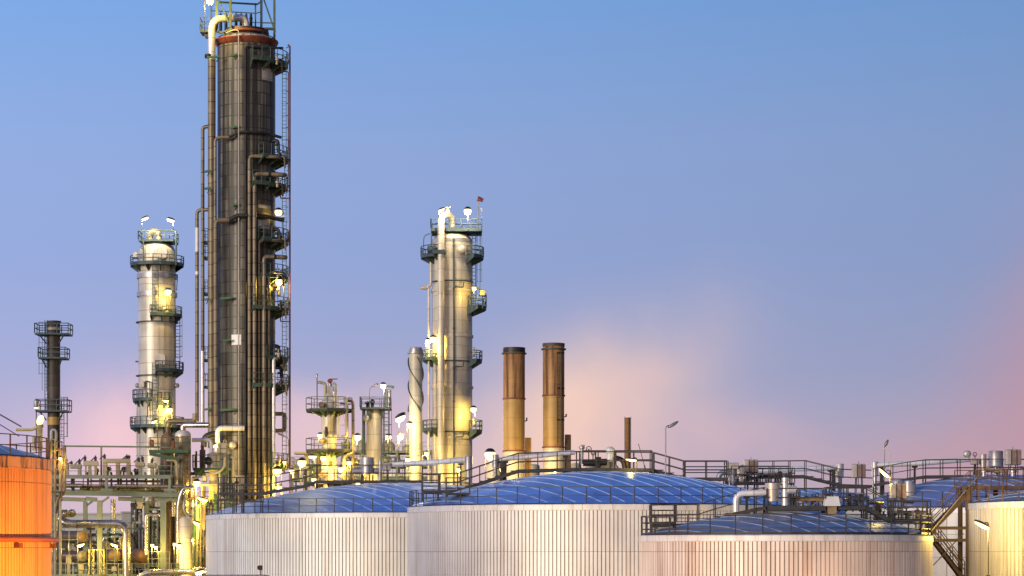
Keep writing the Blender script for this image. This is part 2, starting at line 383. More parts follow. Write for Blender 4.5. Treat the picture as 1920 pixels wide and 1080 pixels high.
M = dict(
    ground=mat('gravel_ground', (0.10, 0.09, 0.08), 0.95, var=0.5, vs=0.4, bump=0.4),
    band=mat('rim_band_aluminium', (0.74, 0.72, 0.69), 0.5, 0.15, var=0.08, cols=44, cseam=0.03, seamk=0.7, streak=0.35, scol=(0.30, 0.22, 0.15), ss=(2.2, 2.2, 0.3)),
    plate=mat('flat_tank_plate', (0.50, 0.48, 0.45), 0.5, 0.3, var=0.1, cols=30, rows=1.6, cseam=0.04, seamk=0.5, jit=0.08, streak=0.5, scol=(0.25, 0.2, 0.15), ss=(1.4, 1.4, 0.1)),
    orange=mat('lamplight_orange_tank_sheet', (0.84, 0.36, 0.11), 0.5, 0.1, var=0.1, vs=0.4, streak=0.6, scol=(0.16, 0.045, 0.012), ss=(2.0, 2.0, 0.06), lo=0.48, hi=0.72, rows=3.4, seam=0.05, seamk=0.5),  # sodium light's orange is put into the tank's base colour
    orange_band=mat('stained_lamplight_orange_band', (0.74, 0.38, 0.20), 0.55, 0.1, var=0.15, streak=0.9, scol=(0.05, 0.03, 0.02), ss=(2.8, 2.8, 0.25), lo=0.48, hi=0.62),  # orange of the lamplight in the base colour, drip stains over it
    red_pipe=mat('red_ring_pipe', (0.42, 0.11, 0.045), 0.5, var=0.15),
    dome=mat('blue_dome_sheet', (0.42, 0.59, 0.92), 0.34, 0.75, var=0.22, vs=0.35, streak=0.45, scol=(0.15, 0.22, 0.38), ss=(0.7, 0.25, 0.5), spots=0.25, spcol=(0.30, 0.36, 0.46)),
    dome_dull=mat('slate_dome_sheet', (0.29, 0.31, 0.35), 0.4, 0.6, var=0.22, vs=0.35, streak=0.5, scol=(0.08, 0.12, 0.20), ss=(0.4, 0.4, 0.4)),
    dome_pale=mat('pale_dome_sheet', (0.36, 0.42, 0.60), 0.42, 0.6, var=0.12, vs=0.3, streak=0.3, scol=(0.22, 0.26, 0.40), ss=(0.5, 0.5, 0.5)),
    seam=mat('bright_roof_seam', (0.72, 0.76, 0.82), 0.35, 0.6, var=0.1),
    rail=mat('dark_guardrail_paint', (0.045, 0.042, 0.045), 0.55, 0.2, var=0.35, vs=2),
    rail_rust=mat('rusty_guardrail_paint', (0.11, 0.055, 0.035), 0.6, 0.2, var=0.35, vs=2),
    walk=mat('dark_walkway_steel', (0.05, 0.045, 0.042), 0.7, 0.2, var=0.4, vs=1.5),
    stair=mat('brown_stair_steel', (0.115, 0.065, 0.04), 0.6, 0.2, var=0.3, vs=2, spots=0.5),
    teal=mat('dark_teal_steel', (0.045, 0.075, 0.085), 0.55, 0.2, var=0.3, vs=2),
    green=mat('green_steel', (0.035, 0.085, 0.035), 0.55, 0.1, var=0.3, vs=1.5),
    greenrail=mat('dull_green_rail', (0.055, 0.085, 0.06), 0.55, 0.1, var=0.35, vs=2),
    clad_dark=mat('sooty_cladding', (0.195, 0.172, 0.118), 0.5, 0.15, var=0.35, vs=0.35, rows=1.22, cols=26, seam=0.09, cseam=0.06, seamk=0.2, jit=0.32, streak=0.93, scol=(0.018, 0.015, 0.011), ss=(2.7, 2.7, 0.035), lo=0.43, hi=0.57),
    pipe_dark=mat('banded_brown_lagging', (0.20, 0.155, 0.095), 0.45, 0.25, var=0.3, vs=0.6, rows=1.2, seam=0.09, seamk=0.25, jit=0.2, streak=0.5, scol=(0.05, 0.035, 0.02), ss=(3, 3, 0.1)),
    pipe_black=mat('black_lagging', (0.028, 0.025, 0.022), 0.5, 0.2, var=0.4, rows=0.9, seam=0.06, seamk=0.5),
    silver=mat('silver_lagging', (0.66, 0.63, 0.60), 0.34, 0.4, var=0.12, vs=1, rows=1.4, seam=0.05, seamk=0.5, jit=0.08),
    duct=mat('worn_duct_sheet', (0.46, 0.42, 0.35), 0.27, 0.8, var=0.2, vs=1, rows=1.1, seam=0.05, seamk=0.35, jit=0.15, axis='X', streak=0.3, scol=(0.15, 0.11, 0.07), ss=(2, 2, 2)),
    duct_v=mat('worn_upright_duct_sheet', (0.46, 0.42, 0.35), 0.27, 0.8, var=0.2, vs=1, rows=1.1, seam=0.05, seamk=0.35, jit=0.15, streak=0.3, scol=(0.15, 0.11, 0.07), ss=(2, 2, .3)),
    clad_mid=mat('tarnished_cladding', (0.27, 0.22, 0.145), 0.42, 0.3, var=0.25, vs=0.5, rows=1.3, cols=10, seam=0.07, cseam=0.03, seamk=0.4, jit=0.15, streak=0.6, scol=(0.06, 0.045, 0.03), ss=(2.5, 2.5, 0.08)),
    silver_h=mat('silver_pipe_sheet', (0.80, 0.77, 0.73), 0.36, 0.2, var=0.12, vs=1, rows=1.0, seam=0.05, seamk=0.5, jit=0.08, axis='X'),
    clad_silver=mat('silver_grey_cladding', (0.58, 0.52, 0.42), 0.42, 0.2, var=0.18, vs=0.5, rows=1.75, cols=12, seam=0.09, cseam=0.02, seamk=0.5, jit=0.10, streak=0.55, scol=(0.20, 0.14, 0.09), ss=(2.2, 2.2, 0.06), lo=0.48, hi=0.7),
    clad_beige=mat('beige_cladding', (0.60, 0.53, 0.41), 0.45, 0.15, var=0.12, vs=0.5, rows=1.55, cols=12, seam=0.07, cseam=0.02, seamk=0.62, jit=0.09, streak=0.35, scol=(0.27, 0.19, 0.12), ss=(1.8, 1.8, 0.08), lo=0.5, hi=0.72),
    stackm=mat('cream_stack_paint', (0.60, 0.53, 0.39), 0.5, 0.1, var=0.1, streak=0.3, scol=(0.25, 0.18, 0.1), rows=3.2, seam=0.06, seamk=0.6),
    soot=mat('sooty_steel_stack', (0.055, 0.046, 0.036), 0.6, 0.15, var=0.4, vs=0.6, rows=1.5, seam=0.08, seamk=0.4, jit=0.3, streak=0.5, scol=(0.14, 0.10, 0.06), ss=(3, 3, 0.15)),
    rust=mat('rusty_stack_steel', (0.40, 0.205, 0.062), 0.6, 0.15, var=0.25, vs=0.7, rows=1.9, seam=0.04, seamk=0.7, streak=0.97, scol=(0.075, 0.026, 0.008), ss=(2.4, 2.4, 0.12), lo=0.44, hi=0.64, spots=0.35),
    tan=mat('tan_stack_steel', (0.43, 0.26, 0.075), 0.55, 0.15, var=0.18, vs=0.7, rows=1.9, seam=0.04, seamk=0.7, streak=0.5, scol=(0.20, 0.09, 0.025), ss=(2.2, 2.2, 0.08), lo=0.5, hi=0.68),
    rustred=mat('rust_red_steel', (0.23, 0.06, 0.025), 0.6, 0.1, var=0.35, vs=2, spots=0.5, spcol=(0.05, 0.02, 0.01)),
    steel=mat('pale_grey_green_steel', (0.165, 0.195, 0.145), 0.5, 0.2, var=0.15, vs=0.8, spots=0.3, spcol=(0.2, 0.14, 0.08)),
    cream=mat('cream_valve_paint', (0.40, 0.34, 0.21), 0.45, 0.15, var=0.15, vs=1.5),
    dark=mat('dark_fitting_steel', (0.03, 0.027, 0.025), 0.5, 0.3, var=0.4, vs=2),
    bracket=mat('green_bracket_steel', (0.06, 0.14, 0.05), 0.5, 0.1, var=0.3, vs=2),
    white=mat('white_sheet_patch', (0.75, 0.72, 0.66), 0.5, 0.1, var=0.1),
    cabinet=mat('cabinet_sheet', (0.52, 0.46, 0.40), 0.42, 0.4, var=0.1, vs=1.5, streak=0.3, scol=(0.25, 0.17, 0.12), ss=(4, 4, 0.6)),
    cabdark=mat('cabinet_front_panel', (0.26, 0.17, 0.13), 0.5, 0.3, var=0.2, vs=2),
    vessel=mat('grey_vessel_sheet', (0.40, 0.39, 0.39), 0.4, 0.5, var=0.15, vs=1.5, streak=0.4, scol=(0.22, 0.14, 0.10), ss=(4, 4, 0.5)),
    drum=mat('tan_drum_paint', (0.34, 0.22, 0.11), 0.5, 0.2, var=0.3, vs=1.5, spots=0.6, spcol=(0.14, 0.06, 0.02)),
    drumbrown=mat('rusty_brown_drum_paint', (0.17, 0.085, 0.045), 0.5, 0.2, var=0.3, vs=1.5, spots=0.5, spcol=(0.07, 0.025, 0.012)),
    brown=mat('brown_vessel_sheet', (0.13, 0.085, 0.05), 0.5, 0.2, var=0.3, rows=1.3, seam=0.06, seamk=0.5, streak=0.5, scol=(0.04, 0.03, 0.02)),
    wall=mat('pale_building_wall', (0.50, 0.47, 0.42), 0.8, 0.0, var=0.1, vs=0.5),
    yellowsteel=mat('yellow_ladder_paint', (0.55, 0.45, 0.12), 0.5, 0.1, var=0.2),
    redstand=mat('dark_red_standpipe', (0.20, 0.045, 0.035), 0.5, 0.2, var=0.3),
    bulb=glowmat('sodium_bulb', (1.0, 0.68, 0.22), 2.7),
    bulbw=glowmat('pale_sodium_bulb', (1.0, 0.78, 0.40), 2.8),
    lampgrey=mat('lamp_housing_grey', (0.22, 0.21, 0.19), 0.4, 0.5, var=0.1),
    lens=mat('lamp_lens_unlit', (0.45, 0.42, 0.36), 0.25, 0.0, var=0.1),
    sock=mat('red_windsock_cloth', (0.16, 0.03, 0.03), 0.8, 0, var=0.3, vs=4),
)
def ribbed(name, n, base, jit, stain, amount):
    """ribbed sheet: groove shade is put into the colour, each sheet a little different, rust runs down"""
    return mat(name, base, 0.5, 0.18, cols=n, coff=0.27, cseam=0.20, seamk=0.6, jit=jit, rows=5.0, seam=0.05, var=0.09, vs=0.35, streak=amount, scol=stain, ss=(1.9, 1.9, 0.07), lo=0.52, hi=0.70)  # groove bands coloured darker to stand in for the shade between ribs
NIGHT = 1.1          # multiplier on every plant lamp

# ------------------------------------------------------------------ reusable builders
def rail_line(mb, pts, h=1.1, mids=1, sp=1.5, t=0.055, toe=0.0, every=None):
    """guard rail on a polyline of deck points: posts, top rail, mid rails"""
    pts = [Vector(p) for p in pts]
    for k in range(mids + 1):
        zz = h * (k + 1) / (mids + 1)
        mb.tube([p + Vector((0, 0, zz)) for p in pts], t * 0.62, 4)
    if toe:
        for a, b in zip(pts, pts[1:]): mb.beam(a + Vector((0, 0, toe / 2)), b + Vector((0, 0, toe / 2)), 0.02, toe)
    if every:
        for i in range(0, len(pts), every): mb.bar(pts[i], pts[i] + Vector((0, 0, h)), t)
    else:
        for a, b in zip(pts, pts[1:]):
            n = max(1, round((b - a).length / sp))
            for i in range(n): q = a + (b - a) * i / n; mb.bar(q, q + Vector((0, 0, h)), t)
        mb.bar(pts[-1], pts[-1] + Vector((0, 0, h)), t)

def arcpts(cx, cy, r, a0, a1, z, step=15):
    n = max(1, math.ceil(abs(a1 - a0) / step))
    return [Vector((cx + r * math.cos(R_(a0 + (a1 - a0) * i / n)), cy + r * math.sin(R_(a0 + (a1 - a0) * i / n)), z)) for i in range(n + 1)]

def arc_platform(root, cx, cy, r0, r1, a0, a1, z, m, mr, h=1.1, th=0.3, step=15, brk=1.1, mids=1, t=0.07, name='platform'):
    """ring-sector platform on gussets; its railing is a child"""
    mb = MB()
    A, B = arcpts(cx, cy, r0, a0, a1, z, step), arcpts(cx, cy, r1, a0, a1, z, step)
    dz = Vector((0, 0, -th))
    for i in range(len(A) - 1):
        mb.quad_box([A[i] + dz, B[i] + dz, B[i + 1] + dz, A[i + 1] + dz, A[i], B[i], B[i + 1], A[i + 1]])
    for i in range(0, len(A), max(1, round(30 / step))):
        u = (B[i] - A[i]).normalized()
        w = Vector((-u.y, u.x, 0)) * 0.06
        a, b = A[i] + dz, A[i] + dz + (B[i] - A[i]) * 0.96
        c = a - Vector((0, 0, brk)); e = b - Vector((0, 0, 0.08))
        mb.quad_box([c - w, e - w, e + w, c + w, a - w, b - w, b + w, a + w])
    o = part(mb, name, m, root)
    rb = MB()
    full = abs(a1 - a0) >= 359
    path = B if full else [A[0] + (B[0] - A[0]) * 0.1] + B + [A[-1] + (B[-1] - A[-1]) * 0.1]
    rail_line(rb, path, h, mids, 1.3, t, toe=0.12)
    part(rb, 'railing', mr, o)
    return o

def ladder(mb, p0, p1, across=(1, 0, 0), w=0.5, rung=0.4, t=0.05, cage=None):
    p0, p1, a = Vector(p0), Vector(p1), Vector(across) * (w / 2)
    mb.bar(p0 - a, p1 - a, t); mb.bar(p0 + a, p1 + a, t)
    n = int((p1 - p0).length / rung)
    for i in range(1, n): q = p0 + (p1 - p0) * i / n; mb.bar(q - a, q + a, t * 0.7)
    if cage:
        c = Vector(cage)
        z0 = p0.z + 2.0
        hoops = max(2, int((p1.z - z0) / 1.2) + 1)
        prev = None
        for i in range(hoops):
            z = z0 + (p1.z - z0) * i / (hoops - 1)
            b = Vector((p0.x, p0.y, z))
            h = [b - a * 1.3, b - a * 1.4 + c * 0.4, b + c * 0.72, b + a * 1.4 + c * 0.4, b + a * 1.3]
            mb.tube(h, t * 0.5, 4)
            if prev:
                for u, v in list(zip(prev, h))[1:4]: mb.tube([u, v], t * 0.4, 4)
            prev = h

LAMPN = 0
def lamp(px, py, D, label, kind='globe', size=0.22, power=350, foot=None, side=1, tilt=0.35, lit=True, white=False, grp='lit lamps on the process plant', length=1.0, light=True, yoff=-0.5, tint=None):
    """lamp on a bent pole; foot = image row (or metres below) where the pole stands"""
    c = P(px, py, D); c.y += yoff; size *= 0.92
    drop = foot if foot else 1.4
    base = Vector((c.x + side * (0.35 + length * 0.35), c.y, c.z - drop))
    root = thing('plant_lamp', label, 'lamp', base, grp)
    pb = MB()
    top = Vector((base.x, base.y, c.z + 0.05))
    pb.pipe([base, top + Vector((0, 0, 0.1)), c + Vector((side * length * 0.3, 0, 0.16))], 0.035, 0.35, 6)
    pb.lathe(base.x, base.y, [(0.12, base.z), (0.12, base.z + 0.05), (0.05, base.z + 0.09)], 8)
    part(pb, 'pole', M['rail'], root)
    hb = MB(); gb = MB()
    if kind == 'tube':
        r = length / 2; tl = tilt
        hb.ball(c + Vector((0, 0, size * 0.75)), r * 1.08, size * 1.0, size * 0.6, 12, 8, tl)
        gb.ball(c, r, size * 0.95, size * 0.8, 12, 8, tl)
    else:
        hb.lathe(c.x, c.y, [(size * 0.85, c.z + size * 0.45), (size * 1.05, c.z + size * 0.5), (size * 0.7, c.z + size * 1.0), (size * 0.35, c.z + size * 1.2), (0, c.z + size * 1.22)], 10)
        gb.ball(c, size, size, size, 12, 8)
    part(hb, 'housing', M['dark'], root)
    part(gb, 'bulb', (M['bulbw'] if white else M['bulb']) if lit else M['lens'], root)
    if lit and light:
        ld = bpy.data.lights.new('lamp_light', 'POINT'); ld.energy = power * NIGHT; ld.shadow_soft_size = 0.14
        ld.color = (1.0, 0.84, 0.55) if white else (1.0, 0.68, 0.12)
        if tint: ld.color = tint
        lo = bpy.data.objects.new('lamp_light', ld); COL.objects.link(lo); lo.parent = root
        lo.location = c - base + Vector((0, -size * 0.4, -size * 1.1 - 0.16))
    return root

def pipe_thing(name, pts, r, m, label, cat='pipe', bend=None, group=None, n=12, supports=None, sm=None, flange=False):
    pts = [Vector(p) for p in pts]
    base = Vector((pts[0].x, pts[0].y, min(p.z for p in pts) - r))
    if supports is None and not flange:
        return solo(MB().pipe(pts, r, bend, n), name, m, label, cat, base, group)
    root = thing(name, label, cat, base, group)
    part(MB().pipe(pts, r, bend, n), 'pipe_run', m, root)
    if supports:
        for (p, z) in supports:
            s = MB(); s.beam((p[0], p[1], z), (p[0], p[1], p[2] - r), 0.14, 0.14); s.box(p[0] - 0.2, p[0] + 0.2, p[1] - 0.2, p[1] + 0.2, z, z + 0.06)
            s.box(p[0] - r, p[0] + r, p[1] - 0.12, p[1] + 0.12, p[2] - r - 0.12, p[2] - r + 0.03)
            part(s, 'support', sm or M['dark'], root)
    return root

def cabinet(px0, px1, py0, py1, D, foot, label, group='cabinets on stands above the tanks'):
    """sheet-metal cabinet on a splayed frame stand"""
    x0, x1, z1, z0 = X(px0, D), X(px1, D), Z(py0, D), Z(py1, D)
    w = x1 - x0
    root = thing('equipment_cabinet', label, 'cabinet', ((x0 + x1) / 2, D, foot), group)
    part(MB().cbox(x0, x1, D - w * 0.4, D + w * 0.4, z0, z1, 0.05), 'housing', M['cabinet'], root)
    f = MB()
    f.box(x0 + w * 0.32, x1 - w * 0.06, D - w * 0.4 - 0.012, D - w * 0.4 + 0.01, z0 + 0.06, z1 - 0.08)
    part(f, 'front_panel', M['cabdark'], root)
    g = MB()
    for k in (0.32, 0.68): g.bar((x0 + w * k, D - w * 0.43, z0 - 0.02), (x0 + w * k, D - w * 0.43, z1 - 0.02), 0.05)
    g.bar((x0 + w * .5, D, z1), (x0 + w * .5, D, z1 + 0.22), 0.03)
    part(g, 'frame', M['rail'], root)
    for sx_ in (0.3, 0.75):
        for sy_ in (-0.3, 0.3):
            l = MB(); l.bar((x0 + w * sx_, D + w * sy_, z0), (x0 + w * (sx_ + (-0.12 if sx_ < 0.5 else 0.02)), D + w * sy_ * 1.3, foot), 0.06)
            part(l, 'leg', M['rail'], root)
    return root

def gangway(name, label, pts, width, mr, md, cat='walkway', h=1.15, mids=1, foot=None, sp=1.5, th=0.22, sides=(-1, 1), group=None):
    """stepped walkway deck on a polyline with guard rails; foot(x, y) gives the height the props stand on"""
    pts = [Vector(p) for p in pts]
    root = thing(name, label, cat, (pts[0].x, pts[0].y, pts[0].z - th), group)
    d = MB()
    for a, b in zip(pts, pts[1:]):
        if abs(b.z - a.z) > 0.25:
            n = max(2, round(abs(b.z - a.z) / 0.19))
            for i in range(n):
                p, q = a + (b - a) * (i / n), a + (b - a) * ((i + 0.92) / n)
                z = max(p.z, q.z)
                d.beam(Vector((p.x, p.y, z - 0.02)), Vector((q.x, q.y, z - 0.02)), width * 0.96, 0.04)
        else:
            d.beam(a - Vector((0, 0, 0.02)), b - Vector((0, 0, 0.02)), width * 0.96, 0.04)
    part(d, 'deck', md, root)
    for s in (-1, 1):
        st = MB(); q = []
        for i, p in enumerate(pts):
            t = (pts[min(i + 1, len(pts) - 1)] - pts[max(i - 1, 0)]); t.z = 0; t.normalize()
            q.append(p + Vector((-t.y, t.x, 0)) * (s * width / 2))
        for a, b in zip(q, q[1:]): st.beam(a - Vector((0, 0, th / 2 - 0.05)), b - Vector((0, 0, th / 2 - 0.05)), 0.06, th)
        part(st, 'stringer', md, root)
        if s in sides:
            r = MB(); rail_line(r, q, h, mids, sp, 0.06)
            part(r, 'railing', mr, root)
    if foot:
        for i, p in enumerate(pts):
            for s in (-1, 1):
                t = (pts[min(i + 1, len(pts) - 1)] - pts[max(i - 1, 0)]); t.z = 0; t.normalize()
                b = p + Vector((-t.y, t.x, 0)) * (s * width / 2)
                z = foot(b.x, b.y)
                if z < b.z - th: part(MB().bar((b.x, b.y, z), (b.x, b.y, b.z - th + 0.06), 0.09), 'prop', md, root)
    return root
# ------------------------------------------------------------------ ground
g = MB()
NX = 24
for j in range(NX + 1):
    for i in range(NX + 1):
        g.v.append((-2400 + 4800 * i / NX, -800 + 4800 * j / NX, 0.0))
for j in range(NX):
    for i in range(NX):
        a = j * (NX + 1) + i
        g.f.append((a, a + 1, a + NX + 2, a + NX + 1))
solo(g, 'ground', M['ground'], None, None, (0, 0, 0), kind='structure')

# ------------------------------------------------------------------ storage tanks
class T: pass

def tank(label, cx, cy, R, zr, rise, rib, mshell, mband, mdome, mrail, rails=1, band=0.40, seam_dir=-58, flat=False, seam_sp=1.3, seam=True, rib_d=0.10, ring=None):
    root = thing('storage_tank', label, 'tank', (cx, cy, 0))
    t = T(); t.root, t.cx, t.cy, t.R, t.zr, t.rise = root, cx, cy, R, zr, rise
    Rs = (R * R + rise * rise) / (2 * rise)
    t.dome = lambda x, y: zr + 0.02 + math.sqrt(max(0, Rs * Rs - (x - cx) ** 2 - (y - cy) ** 2)) - (Rs - rise) if (x - cx) ** 2 + (y - cy) ** 2 < R * R else 0.0
    zb = zr - band
    sh = MB()
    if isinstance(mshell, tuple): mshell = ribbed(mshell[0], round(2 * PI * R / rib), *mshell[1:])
    if flat:
        sh.lathe(cx, cy, [(R, 0), (R, zb)], 96, False)
    else:
        n = round(2 * PI * R / rib)
        prof = ((0.0, 0), (0.70, 0), (0.76, -rib_d), (0.94, -rib_d))
        ring_ = []
        for i in range(n):
            for f, d in prof:
                a = 2 * PI * (i + f) / n
                ring_.append(((R + d) * math.cos(a), (R + d) * math.sin(a)))
        m = len(ring_)
        for z in (0.0, zb): sh.v += [(cx + x, cy + y, z) for x, y in ring_]
        for i in range(m): k = (i + 1) % m; sh.f.append((i, k, m + k, m + i))
    part(sh, 'shell', mshell, root)
    part(MB().lathe(cx, cy, [(R - 0.1, zb - 0.01), (R + 0.06, zb), (R + 0.06, zb + 0.04), (R + 0.035, zb + 0.05), (R + 0.035, zr - 0.06), (R + 0.05, zr - 0.05), (R + 0.02, zr), (R - 0.15, zr + 0.01)], 160, False), 'rim_band', mband, root)
    prof = []
    for i in range(15):
        r = (R - 0.12) * (1 - i / 14)
        prof.append((r, zr + 0.02 + math.sqrt(Rs * Rs - r * r) - (Rs - rise)))
    dm = part(MB().lathe(cx, cy, prof, 120, False), 'dome_roof', mdome, root)
    if seam:
        sm = MB()
        d = Vector((math.cos(R_(seam_dir)), math.sin(R_(seam_dir)), 0)); nn = Vector((d.y, -d.x, 0))
        c = -R + seam_sp * 0.5
        while c < R - 0.2:
            L = math.sqrt((R - 0.3) ** 2 - c * c) if abs(c) < R - 0.3 else 0
            if L > 0.5:
                k = max(4, int(L))
                sm.tube([Vector((cx, cy, 0)) + nn * c + d * (L * (2 * i / k - 1)) + Vector((0, 0, t.dome(*(Vector((cx, cy, 0)) + nn * c + d * (L * (2 * i / k - 1))).xy) + 0.02)) for i in range(k + 1)], 0.021, 4)
            c += seam_sp
        part(sm, 'roof_seam', M['seam'], dm)
    rb = MB()
    n = round(2 * PI * (R - 0.12) / 1.56)
    pts = [Vector((cx + (R - 0.12) * math.cos(2 * PI * i / n + 0.02), cy + (R - 0.12) * math.sin(2 * PI * i / n + 0.02), zr)) for i in range(n)]
    for k in range(rails + 1): rb.tube([p + Vector((0, 0, 1.12 * (k + 1) / (rails + 1))) for p in pts + pts[:1]], 0.035, 4)
    for p in pts: rb.bar(p - Vector((0, 0, 0.05)), p + Vector((0, 0, 1.14)), 0.07)
    if rails > 1:
        for a, b in zip(pts, pts[1:] + pts[:1]): rb.beam(a + Vector((0, 0, 0.1)), b + Vector((0, 0, 0.1)), 0.02, 0.12)
    part(rb, 'railing', mrail, root)
    return t

def tk(cpx, D, Rpx): return X(cpx, D), D, Rpx * S(D)
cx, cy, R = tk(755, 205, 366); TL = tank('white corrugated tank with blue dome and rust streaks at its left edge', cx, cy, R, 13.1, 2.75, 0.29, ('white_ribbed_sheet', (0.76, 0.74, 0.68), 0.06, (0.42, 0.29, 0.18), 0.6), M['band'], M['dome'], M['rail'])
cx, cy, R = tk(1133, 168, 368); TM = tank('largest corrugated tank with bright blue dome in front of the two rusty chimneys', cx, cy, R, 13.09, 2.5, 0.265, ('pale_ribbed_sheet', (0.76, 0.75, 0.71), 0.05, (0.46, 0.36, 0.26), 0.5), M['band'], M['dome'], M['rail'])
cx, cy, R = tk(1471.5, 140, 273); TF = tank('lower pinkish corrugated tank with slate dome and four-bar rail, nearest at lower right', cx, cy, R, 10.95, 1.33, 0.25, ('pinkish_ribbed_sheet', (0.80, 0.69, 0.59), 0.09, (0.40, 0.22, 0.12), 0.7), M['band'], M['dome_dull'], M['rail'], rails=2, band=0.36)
cx, cy, R = tk(1870, 177, 280); TB = tank('smooth plated tank with pale blue dome partly hidden behind the brown stair tower', cx, cy, R, 13.1, 2.6, 0.3, M['plate'], M['band'], M['dome_pale'], M['rail'], flat=True, band=0.4)
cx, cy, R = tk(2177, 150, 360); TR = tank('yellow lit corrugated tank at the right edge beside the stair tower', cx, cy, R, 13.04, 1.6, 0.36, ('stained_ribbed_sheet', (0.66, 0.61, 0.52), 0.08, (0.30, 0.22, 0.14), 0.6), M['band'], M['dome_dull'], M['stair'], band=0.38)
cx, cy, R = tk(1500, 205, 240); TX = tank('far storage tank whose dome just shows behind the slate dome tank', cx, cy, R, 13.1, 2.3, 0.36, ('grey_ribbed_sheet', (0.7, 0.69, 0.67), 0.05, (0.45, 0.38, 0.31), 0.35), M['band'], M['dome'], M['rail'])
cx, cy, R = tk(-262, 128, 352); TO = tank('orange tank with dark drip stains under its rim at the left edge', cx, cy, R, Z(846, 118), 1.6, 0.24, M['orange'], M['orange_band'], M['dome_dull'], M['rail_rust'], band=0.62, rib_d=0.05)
# the ring pipe round the orange tank
zp = Z(1010.5, 118)
a = arcpts(TO.cx, TO.cy, TO.R + 0.32, -92, 8, zp, 4)
rp = thing('ring_pipe', 'red spray ring pipe running round the orange tank', 'pipe', (TO.cx, TO.cy, zp))
part(MB().tube(a, 0.14, 8), 'pipe_run', M['red_pipe'], rp)
for i in range(3, len(a), 7):
    b = MB(); q = a[i]; u = (Vector((TO.cx, TO.cy, q.z)) - q).normalized()
    b.beam(q - Vector((0, 0, 0.3)), q + u * 0.4 - Vector((0, 0, 0.3)), 0.3, 0.25)
    part(b, 'bracket', M['rustred'], rp)

# ------------------------------------------------------------------ walkways over the domes
D = 204.5
gangway('dome_walkway', 'dark walkway climbing the blue dome left of the grey valve pots', pl(D, '412,925 488,925 574,910 594,902 792,902'), 1.2, M['walk'], M['walk'], foot=TL.dome, h=1.35)
D = 168
gangway('dome_walkway', 'dark stepped walkway rising over the left side of the middle blue dome', pl(D, '792,921 858,920 941,892 972,882 1081,879 1224,880'), 1.2, M['walk'], M['walk'], foot=TM.dome, h=1.2)
gangway('dome_walkway', 'dark walkway falling from the top platform down the right side of the middle blue dome', pl(D + 0.4, '1226,881 1284,897 1364,897'), 1.1, M['walk'], M['walk'], foot=TM.dome, h=1.2)
gangway('link_walkway', 'dark level footbridge behind the white filter pots linking the middle dome to the tank behind', pl(176, '1370,905 1480,905'), 1.2, M['walk'], M['walk'], h=1.2, mids=1)
gangway('dome_walkway', 'dark walkway with long arched rails behind the silver pipe over the far dome', pl(200, '1380,905 1420,894 1510,893 1575,909 1640,911'), 1.1, M['walk'], M['walk'], foot=TX.dome, h=1.3)
D = 139.5
gangway('dome_walkway', 'dark stepped walkway rising on the left of the slate dome to its filter pot', pl(D, '1221,984 1309,983 1340,973 1380,962 1416,954 1434,951'), 1.1, M['walk'], M['walk'], foot=TF.dome, h=1.15, mids=1)
gangway('dome_platform', 'dark flat platform on top of the slate dome carrying the filter pot', pl(D, '1436,950 1545,950'), 1.6, M['walk'], M['walk'], foot=TF.dome, h=1.05, mids=1, th=0.3)
gangway('dome_walkway', 'dark walkway descending the right of the slate dome towards the stair tower', pl(D, '1547,951 1622,951 1672,977 1742,977'), 1.1, M['walk'], M['walk'], foot=TF.dome, h=1.15)
D = 176
gangway('dome_walkway', 'brown walkway rising on the left of the pale blue dome behind the lit lamp', pl(D, '1640,908 1704,897 1733,893 1830,892 1925,892'), 1.1, M['walk'], M['walk'], foot=TB.dome, h=1.2)
# broad black joist grid that closes the gap under the platforms on the slate dome
for (x0, x1, y0, dd, lab) in ((1548, 1625, 953, 140.8, 'black beam grid lying between the white box and the slate dome'), (1665, 1742, 978, 141.5, 'black beam grid at the foot of the walkway beside the stair tower')):
    b = MB()
    for k in range(5): b.beam(P(x0, y0, dd + k * 0.5), P(x1, y0, dd + k * 0.5), 0.12, 0.28)
    for k in range(7): q = x0 + (x1 - x0) * k / 6; b.beam(P(q, y0 + 3, dd - 0.2), P(q, y0 + 3, dd + 2.2), 0.12, 0.2)
    for k in (0, 6):
        for yy in (0, 2.0):
            q = P(x0 + (x1 - x0) * k / 6, y0 + 3, dd + yy); b.bar(q, (q.x, q.y, max(TF.dome(q.x, q.y), 0)), 0.12)
    solo(b, 'beam_grid', M['walk'], lab, 'beams', (P(x0, y0, dd).x, dd, TF.dome(P(x0, y0, dd).x, dd)))

# landings: side rail cages
def cage(x0, x1, yb, yt, D, dep, lab, m='rail', foot=None, bars=2):
    z0, h = Z(yb, D), (yb - yt) * S(D)
    a, b = X(x0, D), X(x1, D)
    r = thing('rail_cage', lab, 'railing', ((a + b) / 2, D, z0), 'landing rails on the tank rims')
    f = MB(); f.box(a, b, D, D + dep, z0 - 0.12, z0)
    part(f, 'deck', M['walk'], r)
    mb = MB()
    rail_line(mb, [(a, D + dep, z0), (a, D, z0), (b, D, z0), (b, D + dep, z0)], h, bars, 1.4, 0.07)
    part(mb, 'railing', M[m], r)
    if foot is not None:
        lg = MB()
        for x in (a + .05, b - .05):
            for y in (D + .05, D + dep - .05): lg.bar((x, y, foot), (x, y, z0 - 0.12), 0.09)
        part(lg, 'leg', M['walk'], r)
cage(409, 440, 935, 907, 190.5, 1.6, 'hooped landing rail at the rusty left rim of the blue dome tank', foot=13.1)
cage(452, 490, 938, 908, 190, 1.6, 'taller rail cage right of the hooped one on the blue dome tank', foot=13.1)
cage(791, 822, 922, 890, 163, 1.6, 'tall landing rail at the left rim of the middle tank', foot=TM.dome(X(806, 163), 163.5))
